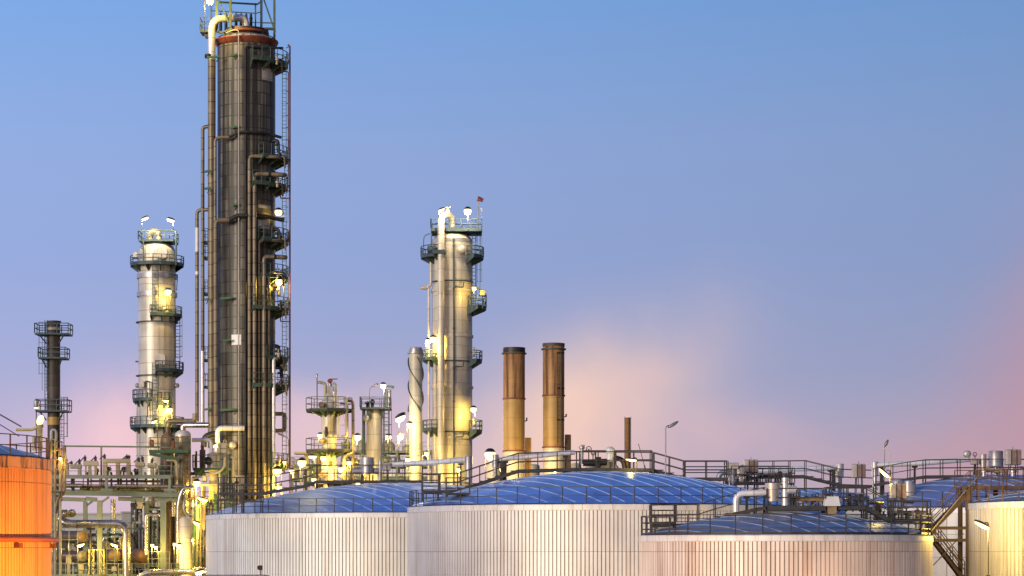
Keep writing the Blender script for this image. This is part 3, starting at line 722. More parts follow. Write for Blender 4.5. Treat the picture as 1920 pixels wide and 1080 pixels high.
cage(836, 880, 924, 896, 161, 1.4, 'low landing rail on the left of the middle blue dome', foot=TM.dome(X(858, 161), 161.5))
cage(1221, 1268, 979, 946, 136, 1.5, 'square landing rail over the yellow lit pot at the left of the slate dome', foot=TF.dome(X(1244, 136), 136.7))
cage(1284, 1362, 897, 864, 170.5, 1.6, 'platform rail above the white filter pots right of the middle dome', foot=TM.dome(X(1340, 170.5), 171))
cage(1088, 1222, 879, 845, 169.5, 2.0, 'long platform rail around the black valves on the middle dome', foot=TM.dome(X(1222, 169.5), 170), bars=1)
cage(1400, 1490, 905, 878, 178.5, 1.8, 'crowded footbridge rail below the left cabinet', foot=12.2)
cage(1555, 1625, 947, 915, 143.5, 1.8, 'dark platform rail behind the white box on the slate dome', foot=TF.dome(X(1600, 143.5), 144))
cage(1672, 1737, 972, 940, 143, 1.4, 'dark platform rail under the copper cabinet near the stair tower', foot=TF.dome(X(1673, 143), 143))

# ------------------------------------------------------------------ pipes, pots and cabinets above the tanks
D = 205
def stubpot(name, lab, cat, px, r, yt, ym, yb, D, m='vessel', neck=0.6):
    """upright pot with a narrower neck standing on the roof"""
    x = X(px, D); rr = r * S(D)
    root = thing(name, lab, cat, (x, D, Z(yb, D)))
    part(MB().lathe(x, D, [(rr, Z(ym, D)), (rr * 1.02, Z(ym, D) + 0.03), (rr, Z(ym, D) + 0.06), (rr, Z(yt, D) - 0.05), (rr * 1.03, Z(yt, D)), (rr * 0.9, Z(yt, D) + 0.02)], 20), 'body', M[m], root)
    part(MB().lathe(x, D, [(rr * neck * 1.5, Z(yb, D)), (rr * neck * 1.5, Z(yb, D) + 0.08), (rr * neck, Z(yb, D) + 0.1), (rr * neck, Z(ym, D))], 16), 'neck', M[m], root)
    return root
# grey valve pots on the left blue dome
root = thing('vent_pots', 'grey valve pots and drums joined in line at the top of the left blue dome', 'valve', (X(690, D), D, TL.dome(X(690, D), D)))
mb = MB(); mb.lathe(X(689, D), D, [(0.58, Z(889, D)), (0.58, Z(874, D)), (0.64, Z(873, D)), (0.64, Z(858, D)), (0.5, Z(857.6, D))], 20); part(mb, 'upright_pot', M['vessel'], root)
mb = MB(); mb.hdrum(P(663, 883, D), 0.3, (1, 0, 0), 18 * S(D)); part(mb, 'side_drum', M['vessel'], root)
mb = MB(); mb.lathe(X(713, D), D, [(0.2, Z(906, D)), (0.2, Z(864, D)), (0.1, Z(863.5, D))], 14); mb.tube([P(702, 883, D), P(710, 883, D)], 0.28, 12); part(mb, 'riser', M['vessel'], root)
mb = MB(); mb.cbox(X(717, D), X(733, D), D - .4, D + .4, Z(882, D), Z(868, D)); part(mb, 'valve_box', M['vessel'], root)
mb = MB(); mb.ball(P(739, 862, D), .28, .28, .28); mb.tube([P(739, 866, D), P(739, 872, D)], 0.1, 8); part(mb, 'float_ball', M['vessel'], root)
for px in (678, 699, 727):
    mb = MB(); q = P(px, 890, D); mb.bar(q, (q.x, q.y, TL.dome(q.x, q.y)), 0.14); part(mb, 'leg', M['walk'], root)
root = pipe_thing('overhead_pipe', pl(D, '734,871.5 800,868 872,862'), 5.2 * S(D), M['silver_h'], 'silver overhead pipe from the grey valve pots across to the upright stub', supports=[(P(864, 864, D), TL.dome(X(864, D), D))])
stubpot('vent_stub', 'pale upright vent stub on a narrow neck ending the left overhead pipe', 'vent', 878.5, 7, 856, 882, 906, D)
D = 168
pipe_thing('overhead_pipe', pl(D, '936,862 960,859 1078,848'), 4.6 * S(D), M['silver_h'], 'silver overhead pipe in front of the two rusty chimneys', supports=[(P(1060, 850, D), TM.dome(X(1060, D), D))])
stubpot('vent_stub', 'cream upright vent stub beside the brightest lamp', 'vent', 929, 6, 853, 876, 893, D)
b = MB(); b.box(X(938, D), X(950, D), D - .2, D + .2, TM.dome(X(944, D), D), Z(866, D)); b.box(X(935, D), X(953, D), D - .3, D + .3, Z(868, D), Z(866, D) + .06)
solo(b, 'pipe_trestle', M['walk'], 'dark trestle under the left end of the pipe by the rusty chimneys', 'support', (X(944, D), D, TM.dome(X(944, D), D)))
# black valve group
root = thing('valve_group', 'black valve cluster with handwheels on top of the middle blue dome', 'valve', (X(1112, D), D, Z(880, D)))
mb = MB(); mb.tube(pl(D, '1093,868 1138,866'), 0.24, 12); mb.lathe(X(1121, D), D, [(0.2, Z(880, D)), (0.2, Z(858, D))], 12); mb.box(X(1115, D), X(1127, D), D - .3, D + .3, Z(862, D), Z(857, D)); mb.box(X(1117, D), X(1125, D), D - .25, D + .25, Z(878, D), Z(868, D)); part(mb, 'body', M['dark'], root)
for (px, py, rr) in ((1104, 842, .18), (1112, 850, .12)):
    mb = MB(); q = P(px, py, D - .3); mb.tube([q + Vector((rr * math.cos(2 * PI * i / 14), 0, rr * math.sin(2 * PI * i / 14))) for i in range(15)], 0.03, 5); mb.tube([q, P(px, 866, D)], 0.04, 5); mb.bar(q - Vector((rr, 0, 0)), q + Vector((rr, 0, 0)), .03); part(mb, 'handwheel', M['dark'], root)
mb = MB(); mb.lathe(X(1091, D), D, [(.1, Z(870, D)), (.13, Z(842, D)), (.2, Z(841, D)), (.2, Z(837, D)), (.1, Z(836, D))], 10); mb.box(X(1089, D), X(1097, D), D - .1, D + .1, Z(836, D), Z(834, D)); part(mb, 'actuator', M['vessel'], root)
root = thing('filter_pot', 'round white capped filter pot on top of the middle blue dome', 'filter', (X(1144, D), D, Z(880, D)))
mb = MB(); mb.lathe(X(1144, D), D, [(.12, Z(866, D)), (.26, Z(863, D)), (.29, Z(844, D)), (.34, Z(843.6, D)), (.34, Z(842, D)), (.26, Z(840, D)), (0.1, Z(837.5, D)), (0, Z(837.3, D))], 16); part(mb, 'body', M['white'], root)
mb = MB(); mb.pipe(pl(D, '1154,858 1168,862 1172,880'), .17, .5, 10); part(mb, 'elbow', M['dark'], root)
mb = MB(); mb.bar(P(1144, 866, D), P(1144, 880, D), .1); part(mb, 'stand', M['dark'], root)
b = MB(); q = (X(1120, D), D + .9); b.v += [(X(1098, D), D + .9, Z(880, D)), (X(1166, D), D + .9, Z(880, D)), (X(1150, D), D + .9, Z(863, D)), (X(1098, D), D + .9, Z(863, D)), (X(1098, D), D + 1.3, Z(880, D)), (X(1166, D), D + 1.3, Z(880, D)), (X(1150, D), D + 1.3, Z(863, D)), (X(1098, D), D + 1.3, Z(863, D))]
b.f += [(0, 1, 2, 3), (7, 6, 5, 4), (0, 4, 5, 1), (1, 5, 6, 2), (2, 6, 7, 3), (3, 7, 4, 0)]
solo(b, 'wind_shield', M['white'], 'white slanted sheet shield behind the black valve cluster', 'shield', (X(1120, D), D + 1, Z(880, D)))
# filter pots right of the middle dome
D = 177
root = thing('vent_filter', 'square white box filter left of the tall cream cabinet above the middle dome', 'filter', (X(1372, D), D, Z(905, D)))
mb = MB(); mb.cbox(X(1360, D), X(1384, D), D - .45, D + .45, Z(880, D), Z(868, D)); part(mb, 'hood', M['cabinet'], root)
mb = MB(); mb.lathe(X(1373, D), D, [(.3, Z(893, D)), (.3, Z(880, D))], 14); mb.pipe(pl(D, '1368,886 1350,886 1346,902'), .2, .4); part(mb, 'body', M['vessel'], root)
mb = MB(); mb.lathe(X(1373, D), D, [(.12, Z(905, D)), (.12, Z(893, D))], 8); part(mb, 'stand', M['dark'], root)
stubpot('sample_pot', 'small white pot hanging below the cream cabinet on the link footbridge', 'valve', 1374.5, 3.4, 890, 907, 912, 173.5)
b = MB(); b.cbox(X(1385, D), X(1395, D), D - .3, D + .3, Z(893, D), Z(874, D)); b.box(X(1387, D), X(1393, D), D - .1, D + .1, Z(905, D), Z(893, D)); solo(b, 'junction_box', M['vessel'], 'grey narrow box between the square filter and the cream cabinet', 'box', (X(1390, D), D, Z(905, D)))
cabinet(1395, 1421, 862, 886, 178, 12.2, 'cream cabinet at the left end of the long silver pipe')
D = 204
pipe_thing('overhead_pipe', pl(D, '1419,880.5 1500,879 1568,877'), 5 * S(D), M['silver_h'], 'long silver overhead pipe right of the cream cabinet against the pink sky', supports=[(P(1557, 877, D), TX.dome(X(1557, D), D))])
stubpot('vent_stub', 'bright upright vent stub at the right end of the long silver pipe', 'vent', 1574.5, 7.5, 870, 896, 915, D, 'silver')
b = MB()
x0, x1, x2, x3 = X(1571, D), X(1579, D), X(1564, D), X(1590, D)
b.quad_box([(x2, D - .5, Z(948, D)), (x3, D - .5, Z(948, D)), (x3, D + .5, Z(948, D)), (x2, D + .5, Z(948, D)), (x0, D - .2, Z(915, D)), (x1, D - .2, Z(915, D)), (x1, D + .2, Z(915, D)), (x0, D + .2, Z(915, D))])
solo(b, 'vent_cone', M['white'], 'white tapered base under the bright vent stub', 'vent', (X(1577, D), D, Z(948, D)))
cabinet(1598, 1622, 870, 896, 182, 12.6, 'copper cabinet between the bright vent stub and the tall vent pipe')
D = 178
pipe_thing('overhead_pipe', pl(D, '1640,872 1722,869 1821,861'), 5 * S(D), M['silver_h'], 'silver overhead pipe behind the sloping rail at the right against the pink sky', supports=[(P(1715, 869, D), TB.dome(X(1715, D), D))])
stubpot('vent_stub', 'tall pale vent pipe with flared top at the left end of the right overhead pipe', 'vent', 1640, 6.5, 866, 893, 916, 178, 'silver')
b = MB(); D = 178.4
x0, x1, x2, x3 = X(1635, D), X(1645, D), X(1631, D), X(1653, D)
b.quad_box([(x2, D - .4, Z(935, D)), (x3, D - .4, Z(935, D)), (x3, D + .4, Z(935, D)), (x2, D + .4, Z(935, D)), (x0, D - .2, Z(916, D)), (x1, D - .2, Z(916, D)), (x1, D + .2, Z(916, D)), (x0, D + .2, Z(916, D))])
solo(b, 'vent_cone', M['white'], 'white tapered base under the tall flared vent pipe', 'vent', (X(1642, D), D, Z(935, D)))
for i, (px, y0, y1, dd, lab) in enumerate(((1563, 882, 950, 203, 'dark post under the right end of the long silver pipe'), (1654, 878, 935, 177.6, 'dark post under the left end of the right overhead pipe'))):
    b = MB(); b.beam(P(px, y0, dd), P(px, y1, dd), .3, .3); b.box(X(px - 6, dd), X(px + 6, dd), dd - .2, dd + .2, Z(y0, dd), Z(y0 - 2, dd))
    solo(b, 'pipe_post', M['walk'], lab, 'post', P(px, y1, dd))
# gear on the slate dome
D = 139
pipe_thing('vent_elbow_pipe', [P(1380, 960, D), P(1380, 926, D), P(1436, 923.5, D)], 6 * S(D), M['silver_h'], 'silver bent pipe rising from the slate dome and turning right to the filter pot', 'pipe', 0.45, n=14, supports=[(P(1400, 925, D), TF.dome(X(1400, D), D))])
root = thing('filter_pot', 'copper tinted filter pot with wide cap on the slate dome platform', 'filter', (X(1449, D), D, Z(950, D)))
mb = MB(); x = X(1449, D); mb.lathe(x, D, [(.36, Z(940, D)), (.38, Z(918, D)), (.46, Z(917.5, D)), (.46, Z(906, D)), (.43, Z(905.5, D))], 20); part(mb, 'body', M['cabinet'], root)
for k in (-.25, .25):
    mb = MB(); mb.bar((x + k, D, Z(950, D)), (x + k, D, Z(940, D)), .07); part(mb, 'leg', M['dark'], root)
mb = MB(); mb.hdrum(P(1436, 930, D - .1), .1, (1, 0, 0), .3, 10); part(mb, 'inlet', M['dark'], root)
root = thing('vent_riser', 'upright silver riser with a side drum right of the copper filter pot', 'vent', (X(1472, D), D, Z(950, D)))
mb = MB(); mb.lathe(X(1472, D), D, [(.2, Z(950, D)), (.2, Z(896, D)), (.17, Z(895.5, D))], 14); mb.ring(X(1472, D), D, Z(907, D), .19, .25, .08, 14); part(mb, 'riser', M['silver'], root)
mb = MB(); mb.hdrum(P(1478, 918.5, D), .24, (1, 0, 0), .45); part(mb, 'side_drum', M['silver'], root)
mb = MB(); mb.box(X(1480, D), X(1485, D), D - .1, D + .1, Z(950, D), Z(926, D)); part(mb, 'post', M['dark'], root)
b = MB(); b.ibeam(P(1484, 936, D + .6), P(1544, 936, D + .6), .3, .2, .03); 
for px in (1490, 1515, 1540): b.bar(P(px, 950, D + .6), P(px, 938, D + .6), .08)
for px in (1495, 1520): b.bar(P(px, 950, D + .6), P(px + 14, 939, D + .6), .05)
solo(b, 'pipe_beam', M['drum'], 'rust stained beam on the slate dome platform right of the side drum', 'beam', P(1514, 950, D + .6))
root = thing('valve_box', 'white sheet box at the right end of the slate dome platform', 'box', (X(1557, D), D, TF.dome(X(1557, D), D)))
mb = MB(); x0, x1 = X(1544, D), X(1574, D); mb.quad_box([(x0, D - .4, Z(949, D)), (x1, D - .4, Z(949, D)), (x1, D + .4, Z(949, D)), (x0, D + .4, Z(949, D)), (X(1547, D), D - .3, Z(931, D)), (X(1571, D), D - .3, Z(931, D)), (X(1571, D), D + .3, Z(931, D)), (X(1547, D), D + .3, Z(931, D))]); part(mb, 'housing', M['white'], root)
mb = MB(); q = P(1559, 960, D); mb.box(x0 + .2, x1 - .2, D - .25, D + .25, TF.dome(q.x, q.y), Z(949, D)); part(mb, 'plinth', M['drum'], root)
root = thing('pot_under_rail', 'yellow lit round pot under the landing rail at the left of the slate dome', 'valve', (X(1247, 134), 134, TF.dome(X(1247, 134), 134)))
mb = MB(); q = TF.dome(X(1247, 134), 134); mb.lathe(X(1247, 134), 134, [(.3, q), (.3, q + .25), (.38, q + .26), (.38, q + .4), (.1, q + .42)], 16); part(mb, 'body', M['drum'], root)
# copper cabinet and gear by the lamp
cabinet(1670, 1698, 907, 935, 146, Z(975, 146), 'copper cabinet on a tripod stand right of the lit lamp')
D = 172
root = thing('vent_filter', 'grey round pots behind the copper cabinet at the left rim of the pale blue dome', 'filter', (X(1700, D), D, TB.dome(X(1700, D), D)))
mb = MB(); mb.lathe(X(1682, D), D, [(.45, Z(925, D)), (.5, Z(903, D)), (.4, Z(899, D)), (0, Z(898, D))], 14); part(mb, 'body', M['vessel'], root)
mb = MB(); mb.lathe(X(1704, D), D, [(.45, Z(930, D)), (.5, Z(912, D)), (.42, Z(902, D)), (.1, Z(900, D))], 14); part(mb, 'body', M['vessel'], root)
for px in (1682, 1704):
    mb = MB(); q = P(px, 926, D); mb.bar(q, (q.x, q.y, max(13.1, TB.dome(q.x, q.y))), .3); part(mb, 'stand', M['vessel'], root)
D = 176
root = thing('float_gauge', 'round metal gauge drum and handwheel at the right end of the right overhead pipe', 'gauge', (X(1828, D), D, Z(892, D)))
mb = MB(); mb.hdrum(P(1815, 851, D - .2), 6.5 * S(D), (-0.2, 1, 0), .35); part(mb, 'drum', M['cabinet'], root)
mb = MB(); q = P(1828, 852, D); mb.tube([q + Vector((.14 * math.cos(2 * PI * i / 12), 0, .14 * math.sin(2 * PI * i / 12))) for i in range(13)], 0.03, 5); mb.bar(q, P(1828, 862, D), .05); part(mb, 'handwheel', M['dark'], root)
mb = MB(); mb.cbox(X(1820, D), X(1836, D), D - .3, D + .3, Z(871, D), Z(861, D)); mb.bar(P(1816, 857, D), P(1822, 863, D), .1); part(mb, 'box', M['cabinet'], root)
mb = MB(); mb.beam(P(1828, 871, D), P(1828, 892, D), .16, .16); part(mb, 'leg', M['dark'], root)
stubpot('vent_stub', 'copper upright pot between the round gauge drum and the big grey pot', 'vent', 1843, 6.5, 852, 868, 892, D, 'cabinet', .9)
stubpot('filter_pot', 'big grey drum pot beside the orange lit cabinet at the right', 'filter', 1867, 13.5, 846, 875, 892, 176.5, 'vessel', .3)
b = MB(); b.pipe(pl(174, '1868,882 1884,880 1886,912'), .09, .3, 8); solo(b, 'hose_loop', M['cream'], 'cream bent tube beneath the big grey pot', 'pipe', P(1868, 912, 174))
cabinet(1885, 1913, 843, 872, 172, TB.dome(X(1899, 172), 172), 'orange lit cabinet at the right edge on a splayed stand')

# ------------------------------------------------------------------ stair tower
D = 151.0
root = thing('stair_tower', 'brown steel stair tower between the slate dome tank and the yellow lit tank', 'stairs', P(1785, 1258, D))
def flight(a, b, w, name='stair_flight'):
    """stair flight from a up to b: stringers, treads, railing"""
    a, b = Vector(a), Vector(b)
    mb = MB()
    for s in (-w / 2, w / 2): mb.beam(a + Vector((0, s, -0.05)), b + Vector((0, s, -0.05)), 0.07, 0.26)
    n = max(2, round(abs(b.z - a.z) / 0.21))
    for i in range(n + 1):
        q = a + (b - a) * (i / n); mb.box(q.x - 0.13, q.x + 0.13, q.y - w / 2, q.y + w / 2, q.z - 0.02, q.z + 0.03)
    f = part(mb, name, M['stair'], root)
    r = MB()
    for s in (-w / 2, w / 2): rail_line(r, [a + Vector((0, s, 0)), b + Vector((0, s, 0))], 1.1, 1, 1.1, 0.055)
    part(r, 'railing', M['stair'], f)
pz = [1258, 997, 912]
flight(P(1745, 993, D), P(1822, 914, D), 1.0)
flight(P(1806, 1085, D + 1.2), P(1740, 998, D + 1.2), 0.9)
flight(P(1806, 1258, D + 1.2), P(1806, 1258, D + 1.2) + Vector((-3, 0, 2.9)), 0.9)
for (x0, x1, yy) in ((1726, 1752, 995), (1800, 1884, 913), (1796, 1852, 1080)):
    mb = MB(); mb.box(X(x0, D), X(x1, D), D - .6, D + 1.8, Z(yy, D) - .1, Z(yy, D)); mb.box(X(x0, D), X(x1, D), D - .66, D - .6, Z(yy, D) - .22, Z(yy, D) + .05); pf = part(mb, 'landing', M['stair'], root)
    r = MB(); z = Z(yy, D)
    if yy == 913: rail_line(r, [(X(1826, D), D - .6, z), (X(1884, D), D - .6, z)], 1.1, 1, 1.2, .06); rail_line(r, [(X(1800, D), D + 1.8, z), (X(1884, D), D + 1.8, z)], 1.1, 1, 1.2, .06)
    elif yy == 1080: rail_line(r, [(X(1812, D), D - .6, z), (X(1852, D), D - .6, z), (X(1852, D), D + 1.8, z)], 1.15, 2, 1.4, .07)
    else: rail_line(r, [(X(1726, D), D + 1.8, z), (X(1726, D), D - .6, z), (X(1738, D), D - .6, z)], 1.1, 1, 1.2, .06)
    part(r, 'railing', M['stair'], pf)
for (px, dy, y0) in ((1811, -.7, 914), (1811, 1.9, 914), (1738, 1.9, 997), (1738, -.7, 997), (1878, 1.9, 914)):
    mb = MB(); q = P(px, y0, D); mb.ibeam((q.x, D + dy, 0), (q.x, D + dy, q.z), .26, .26, .04); part(mb, 'column', M['stair'], root)
for yy in (990, 1013):
    mb = MB(); mb.ibeam(P(1738 if yy == 1013 else 1752, yy, D - .75), P(1812, yy, D - .75), .14, .2, .03); part(mb, 'beam', M['stair'], root)
mb = MB(); mb.beam(P(1746, 996, D - .8), P(1832, 894, D - .8), .06, .06); part(mb, 'grab_rail', M['lampgrey'], root)
mb = MB(); mb.bar(P(1756, 1000, D - .75), P(1806, 1060, D - .75), .09); mb.bar(P(1806, 1000, D - .75), P(1750, 1060, D - .75), .06); part(mb, 'brace', M['stair'], root)

# right edge walkway of the yellow lit tank
gangway('rim_walkway', 'brown walkway along the rim of the yellow lit tank leaving the stair tower', [P(1884, 913, 150.5), P(1960, 913, 150.5), P(2040, 905, 150.5)], 1.1, M['stair'], M['stair'], h=1.1, foot=TR.dome)
b = MB(); b.beam(P(1800, 938, 165), P(1900, 921, 150), .3, .1); 
# ------------------------------------------------------------------ lamp posts at the tanks
def street_lamp(px, y0, D, hx, hy, lab, tilt, L=1.0, grp='unlit lamps on thin poles', r=.045):
    b0, top, hd = P(px, y0, D), P(px, hy + 12, D), P(hx, hy, D)
    root = thing('street_lamp', lab, 'lamp', b0, grp)
    part(MB().pipe([b0, top + Vector((0, 0, .3)), hd - Vector((math.copysign(L * .3, hx - px), 0, .05))], r, .5, 6), 'pole', M['lampgrey'], root)
    mb = MB(); mb.ball(hd, L * .55, .12, .11, 12, 8, tilt); part(mb, 'lamp_head', M['lampgrey'], root)
    mb = MB(); mb.ball(hd - Vector((0, 0, .05)), L * .4, .1, .09, 10, 6, tilt); part(mb, 'lens', M['lens'], root)
street_lamp(1248, 905, 166, 1262, 796, 'unlit lamp on a thin pole above the right of the middle blue dome', -0.55, .8)
street_lamp(1658, 900, 176, 1662, 831, 'dark unlit lamp seen end-on above the right overhead pipe', -1.1, .55)
b = MB(); b.tube([P(1210, 880, 168), P(1197, 832, 168)], .025, 5); b.tube([P(1210, 880, 168), P(1208, 872, 168)], .05, 6); solo(b, 'whip_aerial', M['rail'], 'thin slanting whip aerial left of the unlit lamp pole', 'aerial', P(1210, 880, 168))
b = MB(); b.tube([P(1669, 972, 147), P(1669, 850, 147)], .022, 5); b.tube([P(1669, 972, 147), P(1669, 912, 147)], .05, 6); solo(b, 'whip_aerial', M['lampgrey'], 'pale upright aerial just right of the lit lamp and the copper cabinet', 'aerial', P(1669, 972, 147))
lamp(1655, 887, 147, 'lit long lamp tilted over the rail left of the copper cabinet', 'tube', .15, 260, foot=2.9, side=.6, tilt=.72, length=.8, grp='lit lamps near the tanks')
lamp(1838, 985, 141.8, 'brightest long lamp shining on the yellow lit tank', 'tube', .17, 1500, foot=3.0, side=.55, tilt=.42, length=.95, grp='lit lamps near the tanks')
lamp(1183, 863, 167, 'lit long lamp under the rail on top of the middle blue dome', 'tube', .12, 60, foot=.8, side=.6, tilt=.1, length=.8, grp='lit lamps near the tanks')
lamp(672, 908, 203, 'small lit lamp at the crest of the left blue dome under the walkway', 'globe', .2, 120, foot=.7, side=.3, grp='lit lamps near the tanks')
lamp(919, 853, 215, 'brightest round lamp left of the rusty chimneys', 'globe', .52, 900, foot=6, side=-.6, grp='lit lamps near the tanks')
lamp(300, 1150, 118.5, 'lamp standing below the orange tank and lighting it', 'tube', .2, 11000, foot=6, side=.6, tilt=0, tint=(1.0, 0.47, 0.06), grp='lit lamps near the tanks')
# camera on the roof edge at the bottom
root = thing('site_camera', 'small black camera on a short post in front of the white tank', 'camera', P(489, 1082, 150))
mb = MB(); mb.bar(P(489, 1082, 150), P(489, 1068, 150), .06); part(mb, 'post', M['dark'], root)
mb = MB(); mb.cbox(X(484.5, 150), X(492, 150), 149.8, 150.2, Z(1069, 150), Z(1060, 150), .03); mb.tube(pl(150, '483,1064 486,1064'), .1, 8); part(mb, 'body', M['dark'], root)
b = MB(); b.cbox(X(380, 150), X(499, 150), 149, 152, 0, Z(1078, 150)); solo(b, 'pump_house', M['vessel'], 'grey flat roof edge below the small black camera', 'building', (X(440, 150), 150.5, 0))

lamp(1590, 1165, 126, 'lamp standing below the frame before the slate dome tank', 'tube', .2, 750, foot=5, side=.6, tilt=0, tint=(1.0, 0.50, 0.18), grp='lit lamps near the tanks')
lamp(1275, 1150, 147, 'lamp standing below the frame before the middle tank', 'tube', .2, 650, foot=5, side=.6, tilt=0, tint=(1.0, 0.55, 0.25), grp='lit lamps near the tanks')
lamp(560, 1150, 178, 'lamp standing below the frame before the left white tank', 'tube', .2, 1100, foot=5, side=.6, tilt=0, tint=(1.0, 0.74, 0.35), grp='lit lamps near the tanks')
lamp(860, 1150, 146, 'lamp standing below the frame before the left side of the middle tank', 'tube', .2, 800, foot=5, side=.6, tilt=0, tint=(1.0, 0.78, 0.42), grp='lit lamps near the tanks')
# ------------------------------------------------------------------ tallest dark column
D = 250.0
cx = X(462, D); R = 3.0
k = S(D)
MC = root = thing('distillation_column', 'tallest column, sooty brown panelled, with many vertical pipes and side platforms', 'column', (cx, D, 0))
part(MB().lathe(cx, D, [(R, 0), (R, Z(88, D))], 64), 'shell', M['clad_dark'], root)
part(MB().lathe(cx, D, [(R - .1, Z(91, D)), (R + .02, Z(90, D)), (R + .15, Z(86, D)), (R + .34, Z(80, D)), (R + .30, Z(77.5, D)), (R - .1, Z(77, D))], 40, False), 'skirt_flange', M['rustred'], root)
mb = MB(); mb.lathe(cx, D, [(R - .25, Z(88, D)), (R - .25, Z(74, D)), (R - .6, Z(70, D)), (R - 1.2, Z(67, D)), (R - 2.0, Z(65, D)), (0, Z(64, D))], 40); part(mb, 'head', M['silver'], root)
mb = MB()
for p in arcpts(cx, D, R - .12, 0, 345, Z(77, D), 15): mb.bar(p, p + Vector((0, 0, .3)), .08)
mb.tube(arcpts(cx, D, R - .12, 0, 360, Z(72.5, D), 10), .05, 5); part(mb, 'head_ring', M['teal'], root)
part(MB().ring(cx, D, Z(64, D), 1.2, 2.35, .16, 32), 'top_ring', M['rustred'], root)
part(MB().ring(cx, D, Z(61, D), 1.0, 2.3, .22, 32), 'top_deck', M['dark'], root)
yf = D - 3.4
# derrick frame on the head
mb = MB()
for (px, y0, y1, dy, w) in ((432, 72, -60, -2.2, .27), (406.5, 60, -60, -1.6, .27), (490, 66, -60, 1.6, .24), (514.5, 78, -60, .4, .22), (479, 60, 6, 2.0, .14), (396, 38, -20, .5, .14)):
    mb.bar(P(px, y0, D + dy), P(px, y1, D + dy), w)
for a, b_, w in ((P(410, 4, D - 2.2), P(482, 8, D + 2), .17), (P(482, 8, D + 2), P(490, 3, D + 1.6), .14), (P(432, 50, D - 2.2), P(514, 55, D + .4), .2), (P(396, 20, D + .5), P(480, 25, D + 2), .09), (P(480, 25, D + 2), P(490, 22, D + 1.6), .09),
                 (P(410, -3, D - 1.6), P(428, 42, D - 2.2), .13), (P(494, -3, D + 1.6), P(516, 60, D + .4), .16), (P(406, -58, D - 1.6), P(514, -58, D + .4), .2), (P(432, -58, D - 2.2), P(490, -58, D + 1.6), .2), (P(407, 60, D - 1.6), P(434, 60, D - 2.2), .2), (P(413, 62, D - 2), P(436, 54, D - 2.4), .14)):
    mb.bar(a, b_, w)
part(mb, 'derrick_frame', M['greenrail'], root)
for px in (412, 422, 441, 450.5, 460, 469):
    v = MB(); big = px > 455
    v.lathe(X(px, D), D + .8, [(.16, Z(60, D)), (.16, Z(33, D)), (.2 if big else .12, Z(32.5, D)), (.13, Z(28, D)), (.13, Z(23.5, D)), (.06, Z(23, D)), (.05, Z(20.5, D))], 10)
    part(v, 'relief_valve', M['dark'], root)
# overhead vapour line
part(MB().pipe([P(397, 112, yf + 1.2), P(397, 36, yf + 1.2), P(460, 33, D - .6), P(461.5, 60, D - .4)], .375, 1.15, 16, 8), 'overhead_line', M['silver'], root)
part(MB().tube([P(397, 840, yf + 1.2), P(397, 112, yf + 1.2)], .40, 16), 'downcomer_pipe', M['pipe_dark'], root)
mb = MB(); mb.lathe(X(397, D), yf + 1.2, [(.42, Z(117, D)), (.46, Z(116, D)), (.46, Z(111, D)), (.40, Z(110, D))], 16, False); part(mb, 'pipe_collar', M['dark'], root)
mb = MB(); mb.hdrum(P(386, 66, D), .38, (1, 0, 0), .6); part(mb, 'side_drum', M['vessel'], root)
def box_platform(root, x0, x1, yd, yt, D0, y0, y1, m='teal', mr='teal', t=.065):
    mb = MB(); mb.box(X(x0, D0), X(x1, D0), D0 + y0, D0 + y1, Z(yd, D0) - .2, Z(yd, D0)); o = part(mb, 'platform', M[m], root)
    r = MB(); z = Z(yd, D0); a, b_ = X(x0, D0), X(x1, D0)
    rail_line(r, [(b_, D0 + y0, z), (a, D0 + y0, z), (a, D0 + y1, z), (b_, D0 + y1, z)], (yd - yt) * S(D0), 1, 1.3, t); part(r, 'railing', M[mr], o)
box_platform(root, 377.5, 396, 61, 38, D, -1.2, .8, 'greenrail')
mb = MB(); rail_line(mb, [P(492, 65, D - 1.2), P(514, 65, D - 1.2), P(514, 65, D + 2)], 1.2, 1, 1.1, .07); rail_line(mb, [P(470, 62, D + 2.2), P(514, 62, D + 2.2)], 1.1, 1, 1.1, .07); part(mb, 'top_railing', M['greenrail'], root)
# side platforms
for (yd, r1, a0, a1) in ((121, 4.35, -75, 40), (299, 4.35, -60, 40), (351, 4.3, -75, 40), (453, 4.4, -60, 40), (521, 4.35, -62, 40), (581, 4.4, -75, 40), (673, 4.35, -55, 40), (725, 4.4, -75, 40), (872, 4.45, -50, 40)):
    arc_platform(root, cx, D, R + .02, r1, a0, a1, Z(yd, D), M['greenrail'] if yd % 2 else M['green'], M['greenrail'], 1.15, .28, 13, .75)
for (yd, x0) in ((455, 384), (484, 384), (551, 383.5), (675, 383.5), (725, 384)):
    box_platform(root, x0, 393, yd, yd - 23, D, -1.5, .5, 'green', 'greenrail')
# nozzles with elbows and small valves at the platforms
for i, (py, lx) in enumerate(((270, 521), (338, 519), (436, 522), (540, 522), (655, 522), (695, 527))):
    mb = MB(); mb.pipe([P(512, py - 6, D - 1.5), P(lx, py - 6, D - 1.6), P(lx + 1, py + 14, D - 1.7)], .2, .3, 10); mb.lathe(X(lx + 1, D), D - 1.7, [(.28, Z(py + 8, D)), (.28, Z(py + 5, D))], 10)
    part(mb, 'nozzle', M['pipe_black'] if i % 2 else M['dark'], root)
